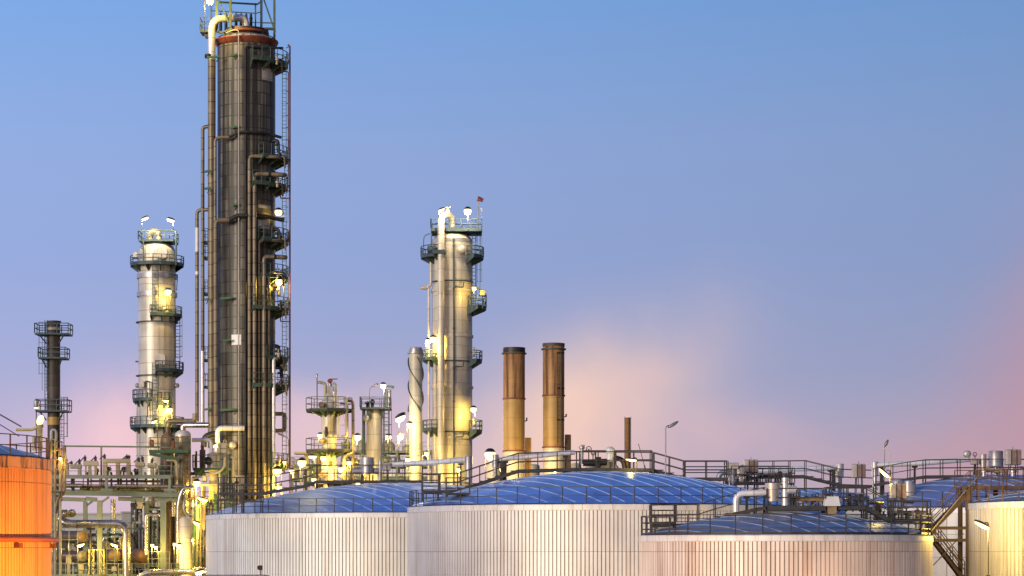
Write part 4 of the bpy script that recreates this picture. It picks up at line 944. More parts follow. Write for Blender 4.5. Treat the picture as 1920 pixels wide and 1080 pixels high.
# front riser pipes: (x, top row, right end of its top run, bottom row, radius, depth, material)
for (px, y0, xr, y1, r, dy, mm) in ((403.5, 258, 528, 420, .17, -3.35, 'pipe_dark'), (404.5, 413, 533, 812, .25, -3.55, 'pipe_dark'), (468, 293, 522, 945, .21, -3.5, 'pipe_dark'), (477.3, 326, 534, 945, .21, -3.75, 'pipe_dark'),
                                (485.5, 450, 526, 945, .15, -3.35, 'pipe_dark'), (495, 481, 535, 945, .22, -3.6, 'pipe_dark'), (504, 510, 530, 945, .14, -3.2, 'pipe_dark'), (513, 672, 524, 945, .2, -2.9, 'silver')):
    mb = MB()
    top = [P(px, 1150 if y1 > 900 else y1, D + dy), P(px, y0, D + dy)]
    e = P(xr, y0, D + dy)
    if px < 410:
        w = [P(px + 6, y0, D + dy)] + [p for p in arcpts(cx, D, -dy + .02, 255, 322, Z(y0, D), 8)]
        mb.pipe(top + [P(430, y0, D + dy)], r, .5, 12); part(mb, 'riser_pipe', M[mm], root)
        mb = MB(); mb.tube([P(428, y0, D + dy)] + [p for p in arcpts(cx, D, -dy, 262, 318, Z(y0, D), 7)] + [P(xr, y0, D - 2.0)], r * .9, 12)
        part(mb, 'girth_pipe', M['pipe_black'], root)
    else:
        mb.pipe(top + [Vector((e.x - .3, e.y + .4, e.z)), Vector((e.x, e.y + .8, e.z))], r, .45, 12); part(mb, 'riser_pipe', M[mm], root)
        mb = MB(); mb.tube([Vector((e.x - (xr - px) * k * .55, e.y + .15, e.z)), Vector((e.x, e.y + .8, e.z))], r * 1.1, 12); part(mb, 'branch_pipe', M['pipe_black'], root)
for px in (472.6, 481.4, 490.3, 499.6):
    mb = MB(); mb.tube([P(px, 1100, D - 3.25), P(px, 340 if px < 485 else 515, D - 3.25)], .09, 6); part(mb, 'tracer_pipe', M['pipe_black'], root)
mb = MB(); mb.pipe([P(447.5, 950, D - 3.5), P(447.5, 57, D - 3.5), P(438, 56, D - 3.3), P(424, 62, D - 3)], .065, .2, 8); part(mb, 'thin_pipe', M['cabinet'], root)
mb = MB(); mb.pipe([P(460.5, 950, D - 3.15), P(460.5, 87, D - 3.15), P(520, 90, D - 2.4), P(530, 90, D - 1.6)], .12, .3, 8); part(mb, 'cable_duct', M['dark'], root)
# twin pipes on the left
for (px, y0, y1, r, dy) in ((380, 238, 800, .19, -1.6), (369.5, 394, 790, .19, -1.4)):
    mb = MB(); mb.pipe([P(px, y1, D + dy), P(px, y0, D + dy), P(394, y0 - 1, D + dy - .3)], r, .45, 12); part(mb, 'riser_pipe', M['pipe_dark'], root)
for (px, y0, y1) in ((369.5, 427, 472), (369.5, 509, 515), (379.8, 658, 792)):
    mb = MB(); mb.tube([P(px, y0, D - 1.45 if px < 375 else D - 1.65), P(px, y1, D - 1.45 if px < 375 else D - 1.65)], .205, 12); part(mb, 'pipe_jacket', M['white' if px < 375 else 'silver'], root)
# brackets and pale patches
for (x0, x1, py) in ((433, 446, 102), (432, 446, 237), (434, 446, 383), (412, 436, 558), (418, 432, 637), (412, 445, 767), (384, 395, 320), (384, 395, 352), (384, 393, 560), (384, 396, 766), (388, 412, 106)):
    mb = MB(); dd = D - 3.25; mb.beam(P(x0, py + 2, dd), P(x1, py, dd), .3, .2); mb.bar(P(x1 - 2, py + 1, dd), P(x1 - 6, py + 10, dd + .3), .07); part(mb, 'bracket', M['bracket'], root)
def wall_patch(a0, a1, y0, y1, m, rr=R + .02):
    mb = MB(); A, B = arcpts(cx, D, rr, a0, a1, Z(y1, D), 4), arcpts(cx, D, rr, a0, a1, Z(y0, D), 4)
    n = len(A); mb.v += [tuple(v) for v in A + B]
    for i in range(n - 1): mb.f.append((i, i + 1, n + i + 1, n + i))
    part(mb, 'panel', M[m], root)
wall_patch(246, 266, 632, 651, 'white'); wall_patch(308, 340, 135, 157, 'clad_beige'); wall_patch(300, 332, 390, 396, 'cabinet'); wall_patch(300, 330, 418, 434, 'cabinet'); wall_patch(250, 320, 893, 920, 'cabinet')
lv = [121, 299, 351, 453, 521, 581, 673, 725, 872]
for y0_, y1_ in zip(lv, lv[1:]):
    q = 533 if (y1_ - y0_) > 60 else 537
    mb = MB(); ladder(mb, P(q, y1_, D - 2.0), P(q, y0_ - 18, D - 2.0), w=.4, rung=.4, t=.06, cage=(.3, -.45, 0) if y1_ - y0_ > 90 else None); part(mb, 'ladder', M['greenrail'], root)
for i, yd in enumerate(lv):
    mb = MB(); q = P(519 + (i * 5) % 9, yd, D - 2.6); mb.lathe(q.x, q.y, [(.14, q.z), (.14, q.z + .35), (.24, q.z + .4), (.24, q.z + .6), (.08, q.z + .7), (.08, q.z + .95), (.2, q.z + .97), (.2, q.z + 1.0)], 10); part(mb, 'valve', M['dark' if i % 2 else 'cream'], root)
    mb = MB(); mb.pipe([q + Vector((-.5, .1, .3)), q + Vector((.5, .1, .3)), q + Vector((.55, .1, -.9))], .1, .2, 8); part(mb, 'small_pipe', M['pipe_dark' if i % 2 else 'dark'], root)
# fire water standpipe at the right
mb = MB(); mb.pipe([P(543.5, 952, D - .5), P(543.5, 86, D - .5)], .095, None, 8)
for y0, y1 in ((358, 372), (590, 603)): mb.pipe([P(543, y0, D - .5), P(526, y0, D - .5), P(526, y1, D - .5), P(543, y1, D - .5)], .06, .15, 6)
for py in (88, 118, 302, 352, 452, 520, 580, 672, 725): mb.bar(P(543.5, py, D - .5), P(536, py + 2, D - .5), .08); mb.ball(P(541, py - 3, D - .5), .12, n=8, m=5)
part(mb, 'standpipe', M['redstand'], root)
mb = MB(); mb.pipe([P(515, 135, D - .5), P(540.5, 134, D - .5), P(540.5, 330, D - .5)], .06, .2, 6); part(mb, 'vent_pipe', M['redstand'], root)
mb = MB(); mb.pipe([P(513, 776, D - 1.2), P(534, 776, D - 1.2), P(534, 807, D - 1.2), P(513, 808, D - 1.2)], .21, .3, 12); part(mb, 'pipe_loop', M['pipe_dark'], root)
mb = MB(); mb.pipe([P(408, 840, D - 3.9), P(408, 803, D - 3.9), P(458, 803, D - 3.4)], .27, .45, 12); part(mb, 'branch_pipe', M['silver_h'], root)
mb = MB(); mb.pipe([P(382, 838, D - 3.7), P(383, 818, D - 3.7), P(408, 811, D - 3.6)], .3, .6, 12); part(mb, 'branch_pipe', M['pipe_black'], root)
mb = MB(); mb.tube([P(512, 735, D - .9), P(536, 722, D - .9)], .06, 6); part(mb, 'stay', M['greenrail'], root)
mb = MB(); mb.cbox(X(527, D), X(540, D), D - 1.3, D - .5, Z(697, D), Z(684, D)); part(mb, 'junction_box', M['cream'], root)
mb = MB(); mb.hdrum(P(436, 835, D - 3.35), .4, (0, 1, 0), .5); part(mb, 'manhole', M['cabinet'], root)

# ------------------------------------------------------------------ silver column, left
D = 320.0; k = S(D)
cx = X(294.5, D); R = 34.5 * k
root = thing('distillation_column', 'pale silver column with two lamps on top, left of the tallest column', 'column', (cx, D, 0))
mb = MB(); mb.lathe(cx, D, [(R, 0), (R, Z(474, D)), (R * .97, Z(468, D)), (R * .86, Z(462, D)), (R * .6, Z(456.5, D)), (0, Z(454, D))], 48); part(mb, 'shell', M['clad_silver'], root)
for py in (519, 553): part(MB().ring(cx, D, Z(py, D) - .3, R - .05, R + .22, .6, 40), 'girth_band', M['vessel'], root)
for py in (606, 706): part(MB().ring(cx, D, Z(py, D), R - .05, R + .35, .12, 40), 'ring_bracket', M['teal'], root)
mb = MB(); mb.pipe([P(281, 458, D), P(281, 434, D), P(297, 433, D - .4), P(298, 460, D - .4)], .42, 1.0, 12, 8); part(mb, 'gooseneck', M['cream'], root)
MT, MR = M['teal'], M['teal']
ap = lambda r1p, a0, a1, yd, yt, st=15: arc_platform(root, cx, D, R + .02, r1p * k, a0, a1, Z(yd, D), MT, MR, (yd - yt) * k, .3, st, .8, t=.1)
mb = MB(); mb.box(X(264, D), X(330, D), D - 2.2, D + 2.2, Z(456, D), Z(452.5, D)); o = part(mb, 'platform', MT, root)
mb = MB(); z = Z(452.5, D); rail_line(mb, [(X(264, D), D - 2.2, z), (X(330, D), D - 2.2, z), (X(330, D), D + 2.2, z), (X(264, D), D + 2.2, z), (X(264, D), D - 2.2, z)], 1.15, 1, 1.3, .1); part(mb, 'railing', MR, o)
ap(50, 0, 360, 496, 482, 18); ap(46, 262, 380, 591, 576); ap(49, 275, 380, 695, 680); ap(45, 188, 262, 749, 732, 12); ap(42, 280, 318, 757, 738, 12); ap(50, 155, 385, 799, 783)
mb = MB(); ladder(mb, P(291.5, 592, D - R / 1 - .55), P(291.5, 481, D - R - .55), w=.72, rung=.45, t=.1); part(mb, 'ladder', MT, root)
mb = MB(); ladder(mb, P(291.5, 798, D - R - .55), P(291.5, 680, D - R - .55), w=.72, rung=.45, t=.1); part(mb, 'ladder', MT, root)
mb = MB(); ladder(mb, P(333, 697, D - .3), P(333, 592, D - .3), w=.6, rung=.45, t=.1, cage=(.5, -.5, 0)); part(mb, 'ladder', MT, root)
mb = MB(); mb.pipe([P(296, 431, D - 2.3), P(330, 432, D - 2.3), P(330, 497, D - 2.3)], .13, .4, 6); mb.bar(P(269, 438, D - 2.3), P(269, 497, D - 2.3), .14); part(mb, 'davit', MT, root)
for py, dx in ((478, 14), (574, 13), (678, 11), (779, 13)):
    mb = MB(); w_, h_ = 9.5 * k, 11 * k; q = P(294.5 + dx, py, D); a = math.sqrt(R * R - (dx * k) ** 2)
    ol = [Vector((q.x + w_ * math.copysign(abs(math.cos(t)) ** .5, math.cos(t)), 0, q.z + h_ * math.copysign(abs(math.sin(t)) ** .5, math.sin(t)))) for t in [2 * PI * i / 20 for i in range(20)]]
    b0 = len(mb.v); mb.v += [(p.x, D - a - .1, p.z) for p in ol] + [(p.x, D - a - .35, p.z) for p in ol] + [(p.x, D - a + .6, p.z) for p in ol]
    mb.f.append(tuple(b0 + 20 + i for i in range(19, -1, -1)))
    for i in range(20): j = (i + 1) % 20; mb.f.append((b0 + i, b0 + j, b0 + 20 + j, b0 + 20 + i)); mb.f.append((b0 + 40 + i, b0 + 40 + j, b0 + j, b0 + i))
    part(mb, 'manhole_cover', M['cabinet'], root)
for (px, py) in ((273, 723), (330, 723)):
    mb = MB(); mb.hdrum(P(262 if px < 290 else 328, 723, D - .4), .3, (-1 if px < 290 else 1, -.6, 0), .5, 12); part(mb, 'side_nozzle', M['vessel'], root)
mb = MB(); mb.cbox(X(267, D), X(276, D), D - R - .3, D - R + .3, Z(729, D), Z(717, D)); part(mb, 'junction_box', M['cabinet'], root)
mb = MB(); mb.tube([P(257, 880, D - 1), P(257, 756, D - 1)], .12, 8); part(mb, 'drain_pipe', M['clad_silver'], root)
mb = MB(); mb.pipe([P(281, 770, D - R - .3), P(281, 715, D - R - .3), P(272, 715, D - R - .2)], .08, .2, 6); mb.pipe([P(277, 782, D - R - .3), P(277, 735, D - R - .3)], .1, None, 6); part(mb, 'small_pipe', M['teal'], root)
mb = MB(); mb.bar(P(254, 678, D), P(262, 678, D), .2); mb.pipe([P(260, 545, D - .5), P(260, 516, D - .5), P(266, 515, D - 1.8)], .07, .3, 6); mb.pipe([P(331, 545, D - .5), P(333, 515, D - .5), P(325, 514, D - 1.8)], .07, .3, 6); part(mb, 'sensor_arm', M['teal'], root)
mb = MB(); mb.cbox(X(255, D), X(263, D), D - 2.6, D - 1.8, Z(487, D), Z(477, D)); part(mb, 'junction_box', M['cabinet'], root)

# ------------------------------------------------------------------ dark stack, far left
D = 290.0; k = S(D); cx = X(101, D); R = 11.8 * k
root = thing('flue_stack', 'short dark sooty stack with three railed platforms at the far left', 'stack', (cx, D, 0))
part(MB().lathe(cx, D, [(R, 0), (R, Z(606, D)), (R + .12, Z(605, D)), (R + .12, Z(602, D)), (R * .8, Z(601.5, D))], 28), 'shell', M['soot'], root)
part(MB().ring(cx, D, Z(619, D), R - .05, R + .03, .3, 28), 'pale_band', M['clad_beige'], root)
part(MB().ring(cx, D, Z(797, D), R - .05, R + .03, .95, 28), 'pale_band', M['tan'], root)
for (x0, x1, yd, yt) in ((69.5, 132, 626, 608), (76, 126, 671, 653), (71, 130, 770, 750)):
    mb = MB(); z = Z(yd, D); a, b_ = X(x0, D), X(x1, D); w = 1.5
    mb.box(a, b_, D - w, D - R - .02, z - .2, z); mb.box(a, b_, D + R + .02, D + w, z - .2, z); mb.box(a, cx - R - .02, D - R - .018, D + R + .018, z - .2, z); mb.box(cx + R + .02, b_, D - R - .018, D + R + .018, z - .2, z)
    for s, e in ((-1, a), (1, b_)): mb.bar((cx + s * R, D - R, z - 1.2), (e * .75 + cx * .25, D - w + .1, z - .2), .12)
    o = part(mb, 'platform', MT, root)
    r = MB(); rail_line(r, [(a, D - w, z), (b_, D - w, z), (b_, D + w, z), (a, D + w, z), (a, D - w, z)], (yd - yt) * k, 1, 1.5, .1); part(r, 'railing', MR, o)
mb = MB(); ladder(mb, P(86.5, 771, D - .4), P(86.5, 600, D - .4), w=.3, rung=.4, t=.08); part(mb, 'ladder', MT, root)
mb = MB(); ladder(mb, P(83, 732, D - .6), P(83, 604, D - .6), w=.5, rung=5, t=.05, cage=(-.75, -.3, 0)); part(mb, 'ladder_cage', MT, root)
mb = MB(); ladder(mb, P(116, 850, D - .5), P(116, 745, D - .5), w=.5, rung=.45, t=.09, cage=(.9, -.3, 0)); part(mb, 'ladder', MT, root)

# ------------------------------------------------------------------ second column, centre
D = 300.0; k = S(D); cx = X(848, D); R = 37.5 * k
root = thing('distillation_column', 'beige column in the middle with a windsock above and a pipe down its front', 'column', (cx, D, 0))
mb = MB(); mb.lathe(cx, D, [(R, 0), (R, Z(455, D)), (R * .98, Z(450, D)), (R * .9, Z(445, D)), (R * .7, Z(440, D)), (R * .35, Z(437, D)), (0, Z(436, D))], 48); part(mb, 'shell', M['clad_beige'], root)
for py in (546, 631, 727, 821): part(MB().ring(cx, D, Z(py, D) - .16, R - .05, R + .14, .3, 40), 'girth_band', M['clad_beige'], root)
mb = MB(); mb.lathe(cx, D, [(R + .03, Z(457, D)), (R + .03, Z(450, D))], 40, False); part(mb, 'head_band', M['vessel'], root)
fy = D - R - .75
part(MB().pipe([P(827, 1150, fy), P(827, 403, fy), P(847, 401, D - .8), P(848, 440, D - .5)], .42, 1.15, 16, 8), 'overhead_line', M['clad_beige'], root)
mb = MB(); q = P(839, 400, fy); mb.lathe(q.x, q.y + .8, [(.3, q.z), (.3, q.z + .5), (.15, q.z + .55), (.15, q.z + .9)], 10); mb.bar(q + Vector((-.3, .8, .8)), q + Vector((.4, .8, .9)), .12); part(mb, 'vent_valve', M['cream'], root)
ap(0, 0, 0, 0, 0) if False else None
mb = MB(); z = Z(432, D); mb.box(X(809, D), X(903, D), D - 2.4, D + 2.4, z - .4, z); o = part(mb, 'platform', MT, root)
r = MB(); rail_line(r, [(X(809, D), D - 2.4, z), (X(903, D), D - 2.4, z), (X(903, D), D + 2.4, z), (X(809, D), D + 2.4, z), (X(809, D), D - 2.4, z)], 1.1, 1, 1.25, .1); part(r, 'railing', MR, o)
ap(59, 150, 236, 481, 464); ap(59, -45, 25, 482, 465); ap(64, -40, 25, 577, 558); ap(56, 170, 228, 673, 658); ap(56, -35, 25, 676, 659); ap(56, 170, 228, 805, 789); ap(56, -35, 25, 808, 789)
mb = MB(); ladder(mb, P(888.5, 580, D - .8), P(888.5, 412, D - .8), w=.42, rung=.45, t=.1); part(mb, 'ladder', MT, root)
mb = MB(); ladder(mb, P(897, 558, D - .6), P(897, 440, D - .6), w=.4, rung=6, t=.06, cage=(.35, -.2, 0)); part(mb, 'ladder_cage', MT, root)
mb = MB(); mb.pipe([P(804, 1150, D - 1), P(804, 539, D - 1)], .17, None, 10); mb.pipe([P(808, 485, D - 1), P(808, 536, D - 1), P(789, 539, D - 1)], .17, .4, 10); mb.ball(P(796, 540, D - 1), .65, .3, .2); part(mb, 'side_pipe', M['clad_beige'], root)
mb = MB(); mb.pipe([P(816, 1150, D - 1.9), P(816, 668, D - 1.9)], .12, None, 8); part(mb, 'side_pipe', M['clad_beige'], root)
mb = MB(); mb.pipe([P(851, 1150, D - R - .16), P(851, 447, D - R - .16)], .11, None, 8)
for py in (461, 615, 540, 690, 753): mb.ball(P(851, py, D - R - .16), .18, n=8, m=5)
part(mb, 'dry_riser', M['teal'], root)
for py in (530, 679, 811):
    mb = MB(); mb.tube(arcpts(cx, D, R + .2, 200, 345, Z(py, D), 8), .08, 6); mb.pipe([P(851, py + 8, D - R - .2), P(869, py + 8, D - R - .05), P(869, py, D - R - .05)], .06, .15, 6); part(mb, 'spray_ring', M['teal'], root)
mb = MB(); mb.hdrum(P(866, 468, D - R + .1), .52, (.25, -.97, 0), .3); part(mb, 'manhole', M['clad_beige'], root)
mb = MB(); mb.cbox(X(901, D), X(911, D), D - 2.6, D - 1.9, Z(558, D), Z(548, D)); part(mb, 'junction_box', M['cream'], root)
mb = MB(); mb.pipe([P(891, 538, D - 2), P(910, 549, D - 2.2), P(912, 560, D - 2.2), P(904, 578, D - 2.2)], .1, .3, 6); part(mb, 'davit', MT, root)
mb = MB(); mb.hdrum(P(803, 468, D - 2.6), .5, (1, 0, 0), .9); mb.pipe([P(815, 468, D - 2.6), P(822, 466, D - 2.4)], .2, None, 8); part(mb, 'side_valve', M['teal'], root)
mb = MB(); mb.beam(P(811, 472, fy - .4), P(836, 472, fy - .4), .5, .45); mb.beam(P(834, 472, fy - .4), P(834, 472, D - 2), .3, .4); part(mb, 'pipe_clamp', MT, root)
mb = MB(); mb.cbox(X(886.5, D), X(891, D), D - 1.9, D - 1.3, Z(669, D), Z(653, D)); mb.cbox(X(886.5, D), X(891, D), D - 1.9, D - 1.3, Z(801, D), Z(787, D)); part(mb, 'junction_box', M['vessel'], root)
mb = MB(); mb.pipe([P(794, 460, D - 2), P(795, 442, D - 2), P(806, 438, D - 2)], .06, .4, 6); mb.bar(P(809, 436, D - 2), P(809, 466, D - 2), .16); part(mb, 'davit', MT, root)
# windsock and antenna
root = thing('windsock', 'small dark red windsock on a thin pole above the beige column', 'windsock', P(897, 432, D + .5))
mb = MB(); mb.tube([P(897, 432, D + .5), P(897, 372, D + .5)], .06, 6); part(mb, 'pole', M['lampgrey'], root)
mb = MB(); mb.tube([P(895.5, 372.5, D + .5), P(901, 374, D + .5), P(905.5, 376, D + .5)], .33, 10, True, .22); part(mb, 'sock', M['sock'], root)
root = thing('antenna', 'slim antenna with a small box beside the windsock pole', 'antenna', P(903, 432, D - 1))
mb = MB(); mb.tube([P(903, 432, D - 1), P(903, 392, D - 1)], .05, 6); part(mb, 'mast', M['lampgrey'], root)
mb = MB(); mb.cbox(X(901.6, D), X(904.4, D), D - 1.1, D - .9, Z(399, D), Z(392, D), .02); part(mb, 'box', M['vessel'], root)

# ------------------------------------------------------------------ cream stack with spiral strakes
D = 290.0; k = S(D); cx = X(779.5, D); R = 12.6 * k
root = thing('flue_stack', 'cream stack with spiral strakes left of the beige column', 'stack', (cx, D, 0))
mb = MB(); mb.lathe(cx, D, [(R, 0), (R, Z(664, D)), (R, Z(657, D)), (R * .92, Z(652, D)), (R * .8, Z(651, D))], 32); part(mb, 'shell', M['stackm'], root)
part(MB().ring(cx, D, Z(663.5, D), R - .03, R + .2, .12, 32), 'flange', M['vessel'], root)
mb = MB(); mb.lathe(cx, D, [(R + .015, Z(661, D)), (R + .015, Z(656, D)), (R * .92 + .015, Z(652, D))], 32, False); part(mb, 'cap', M['vessel'], root)
for s in range(3):
    mb = MB(); n = 40
    for i in range(n + 1):
        a = 2 * PI * (s / 3 + .11) + 2 * PI * .75 * i / n * 1.0; z = Z(670 + (772 - 670) * i / n, D)
        for rr in (R - .02, R + .17):
            for dz in (-.035, .035): mb.v.append((cx + rr * math.cos(a), D + rr * math.sin(a), z + dz))
    for i in range(n):
        b0, b1 = i * 4, i * 4 + 4
        for u, v in ((0, 1), (1, 3), (3, 2), (2, 0)): mb.f.append((b0 + u, b0 + v, b1 + v, b1 + u))
    part(mb, 'strake', M['teal'], root)
part(MB().ring(cx, D, Z(855, D), R - .03, R + .09, .12, 32), 'joint_ring', M['vessel'], root)
mb = MB(); ladder(mb, P(766, 900, D - .5), P(766, 818, D - .5), w=.4, t=.09, rung=.45); part(mb, 'ladder', M['steel'], root)

# ------------------------------------------------------------------ rusty chimneys
D = 230.0; k = S(D)
for (px, yt, yr, yj, yb, cap, lab) in ((964, 652, 663, 748, 846, 'dark', 'left rusty chimney of the pair, with a black top rim'), (1038, 644, 655, 742, 839, 'rust', 'right rusty chimney of the pair, with a ladder up its front')):
    cx = X(px, D); R = 20.3 * k
    root = thing('chimney', lab, 'chimney', (cx, D, 0), 'pair of rusty chimneys')
    part(MB().lathe(cx, D, [(R, Z(yj, D)), (R, Z(yt + 1, D)), (R - .04, Z(yt, D)), (R - .1, Z(yt, D)), (R - .1, Z(yt + 20, D))], 36, False), 'upper_shell', M['rust'], root)
    part(MB().lathe(cx, D, [(R - .02, Z(yb, D)), (R - .02, Z(yj, D) - .02)], 36, False), 'lower_shell', M['tan'], root)
    part(MB().lathe(cx, D, [(R - .02, 0), (R - .02, Z(yb + 1, D))], 36, False), 'base', M['stackm'], root)
    part(MB().ring(cx, D, Z(yt + (9 if cap == 'dark' else 6), D), R - .03, R + .03, (9 if cap == 'dark' else 6) * k, 36), 'top_rim', M['dark'] if cap == 'dark' else M['soot'], root)
    for yy, rr in ((yr, .16), (yj, .08), (yb, .08)): part(MB().ring(cx, D, Z(yy, D) - .06, R - .04, R + rr, .12, 36), 'joint_ring', M['rustred'] if yy != yr else M['soot'], root)
    if px == 1038:
        mb = MB(); ladder(mb, P(1048, 836, D - R + .02), P(1048, 662, D - R + .02), w=.36, rung=.42, t=.06); part(mb, 'ladder', M['brown'], root)
        for yy in (663, 729, 788):
            mb = MB(); mb.tube(arcpts(cx, D, R + .12, 285, 330, Z(yy, D), 9), .06, 6); part(mb, 'ladder_bracket', M['dark'], root)
    mb = MB(); sx_ = 1 if px == 964 else 1
    mb.bar(P(px + 20, 790 if px < 1000 else 782, D), P(px + 25, 788 if px < 1000 else 780, D), .1); mb.bar(P(px + 23, 789 if px < 1000 else 781, D), P(px + 24, 783 if px < 1000 else 776, D), .14); part(mb, 'bracket_arm', M['dark'], root)
for (x0, x1, y0, lab) in ((984.5, 996, 821, 'lit narrow duct box behind the left rusty chimney'), (1059, 1070.5, 815, 'narrow duct box behind the right rusty chimney')):
    b = MB(); b.cbox(X(x0, 231), X(x1, 231), 230.6, 231.8, 0, Z(y0, 231)); solo(b, 'duct_box', M['tan'] if x0 < 1000 else M['brown'], lab, 'duct', (X((x0 + x1) / 2, 231), 231.2, 0))
D = 240.0; cx = X(1177, D); R = 5.0 * S(D)
root = thing('chimney', 'slim rusty stack standing alone right of the pair', 'chimney', (cx, D, 0))
part(MB().lathe(cx, D, [(R, 0), (R, Z(783, D)), (R - .04, Z(783, D)), (R - .04, Z(790, D))], 20, False), 'shell', M['rust'], root)
mb = MB()
for s in (-1, 1): mb.bar((cx + s * (R + .04), D, Z(900, D)), (cx + s * (R + .04), D, Z(781.5, D)), .05)
part(mb, 'guide_wire', M['dark'], root)
# low cream tank between the chimneys and the walkway
for (px, y0, D, rp, lab) in ((925, 857, 232, 13, 'cream round vessel lit by the brightest lamp left of the chimneys'), (1000, 870, 236, 12, 'dim vessel standing between the two rusty chimneys'), (1080, 868, 236, 10, 'pale vessel right of the right rusty chimney')):
    cx = X(px, D); r = rp * S(D)
    root = thing('process_vessel', lab, 'vessel', (cx, D, 0)); part(MB().lathe(cx, D, [(r, 0), (r, Z(y0 + 4, D)), (r * .8, Z(y0 + 1, D)), (0, Z(y0, D))], 24), 'body', M['stackm'], root)
    part(MB().ring(cx, D, Z(y0 + 14, D), r - .02, r + .08, .12, 24), 'joint_ring', M['vessel'], root)
# ------------------------------------------------------------------ two small columns
D = 235.0; k = S(D); cx = X(617, D); R = 14.5 * k
root = thing('process_column', 'small column with two octagonal platforms and a red valve on top', 'column', (cx, D, 0))
mb = MB(); mb.lathe(cx, D, [(R, 0), (R, Z(757, D)), (R * .9, Z(748, D)), (R * .55, Z(741, D)), (R * .5, Z(738, D))], 28); part(mb, 'shell', M['clad_beige'], root)
mb = MB(); mb.cbox(X(613.5, D), X(626, D), D - .35, D + .35, Z(742, D), Z(724, D)); mb.lathe(cx + .1, D, [(.2, Z(724, D)), (.2, Z(719, D)), (.1, Z(718, D))], 10); part(mb, 'top_box', M['vessel'], root)
mb = MB(); mb.ball(P(619, 714, D), .27, .27, .22); mb.bar(P(619, 711, D), P(633, 710.5, D), .1); part(mb, 'valve', M['rustred'], root)
mb = MB(); mb.pipe([P(596, 717, D - .2), P(610, 718, D - .2), P(610, 742, D - .2)], .15, .4, 10); mb.pipe([P(624, 719, D), P(629.5, 719, D), P(629.5, 740, D - .6), P(628, 770, D - 1.0), P(617, 795, D - 1), P(617, 815, D - .8)], .12, .3, 8); part(mb, 'vent_pipe', M['cream'], root)
arc_platform(root, cx, D, R + .02, 43 * k, 0, 360, Z(769, D), M['walk'], M['greenrail'], 23 * k, .18, 45, .3, 1, .07)
arc_platform(root, cx, D, R + .02, 43 * k, 0, 360, Z(845, D), M['walk'], M['greenrail'], 23 * k, .18, 45, .3, 1, .07)
arc_platform(root, cx, D, R + .02, 43 * k, 0, 360, Z(905, D), M['walk'], M['greenrail'], 23 * k, .18, 45, .3, 1, .07)
for a_, z0 in ((767, 'green'), (843, 'green')):
    mb = MB()
    for t in range(0, 360, 45):
        u = Vector((math.cos(R_(t + 22)), math.sin(R_(t + 22)), 0)); c = Vector((cx, D, Z(a_ + 4, D)))
        w = Vector((-u.y, u.x, 0)) * .09; p, q = c + u * R, c + u * 34 * k
        mb.quad_box([p - w - Vector((0, 0, .6)), q - w - Vector((0, 0, .1)), q + w - Vector((0, 0, .1)), p + w - Vector((0, 0, .6)), p - w, q - w, q + w, p + w])
    part(mb, 'gusset', M['bracket'], root)
for (px, y0, rr) in ((651.5, 757, .1), (662, 752, .16)):
    mb = MB(); mb.pipe([P(px, 1100, D - .3), P(px, y0, D - .3), P(px - 14, y0 - 1, D - .3)], rr, .3, 8); part(mb, 'side_pipe', M['pipe_dark'], root)
mb = MB(); mb.pipe([P(649, 745, D - 1), P(650, 818, D - 1), P(640, 819, D - 1)], .13, .2, 8); part(mb, 'side_pipe', M['cream'], root)
mb = MB()
for x_ in (634, 648): mb.bar(P(x_, 744, D - .8), P(x_, 822, D - .8), .1)
for y_ in (744, 770, 797): mb.bar(P(634, y_, D - .8), P(648, y_, D - .8), .09)
mb.bar(P(634, 797, D - .8), P(640, 770, D - .8), .06); mb.bar(P(648, 797, D - .8), P(642, 770, D - .8), .06)
part(mb, 'ladder_frame', M['yellowsteel'], root)
for (px, py) in ((602, 759), (603, 826), (618, 870), (603, 890)):
    mb = MB(); mb.hdrum(P(px, py, D - 1.3), .3, (.1, 1, 0), .5, 12); part(mb, 'manhole', M['drum'], root)
mb = MB(); mb.pipe([P(645, 900, D - .6), P(645, 855, D - .6), P(660, 850, D - .4)], .16, .4, 8); part(mb, 'side_pipe', M['cream'], root)
mb = MB(); mb.lathe(X(612.5, D), D - 1.0, [(.12, Z(820, D)), (.16, Z(812, D)), (.1, Z(806, D)), (.1, Z(801, D))], 8); part(mb, 'actuator', M['dark'], root)
root = thing('light_pole', 'slim pole with a pale beacon on the top platform of the small column', 'pole', P(594.5, 769, D - 1.7))
mb = MB(); mb.tube([P(594.5, 769, D - 1.7), P(594.5, 710, D - 1.7)], .05, 6); part(mb, 'pole', M['dark'], root)
mb = MB(); mb.lathe(X(594.5, D - 1.7), D - 1.7, [(.06, Z(712, D)), (.12, Z(710, D)), (.12, Z(705, D)), (.05, Z(703, D))], 8); part(mb, 'beacon', M['vessel'], root)

D = 240.0; k = S(D); cx = X(702, D); R = 15 * k
root = thing('process_column', 'plain pale small column with one grey railed platform at its top', 'column', (cx, D, 0))
mb = MB(); mb.lathe(cx, D, [(R, 0), (R, Z(772, D)), (R * .8, Z(768, D)), (R * .6, Z(766, D))], 28); part(mb, 'shell', M['clad_beige'], root)
mb = MB(); z = Z(765, D); mb.box(X(676.5, D), X(732, D), D - 1.5, D + 1.5, z - .2, z); o = part(mb, 'platform', MT, root)
r = MB(); rail_line(r, [(X(732, D), D - 1.5, z), (X(676.5, D), D - 1.5, z), (X(676.5, D), D + 1.5, z), (X(732, D), D + 1.5, z), (X(732, D), D - 1.5, z)], 1.0, 1, 1.0, .07); part(r, 'railing', MR, o)
for x_ in (696, 719): mb = MB(); mb.box(X(x_, D) - .12, X(x_, D) + .12, D - R - .25, D - R + .5, Z(785, D), z - .2); part(mb, 'bracket', MT, root)
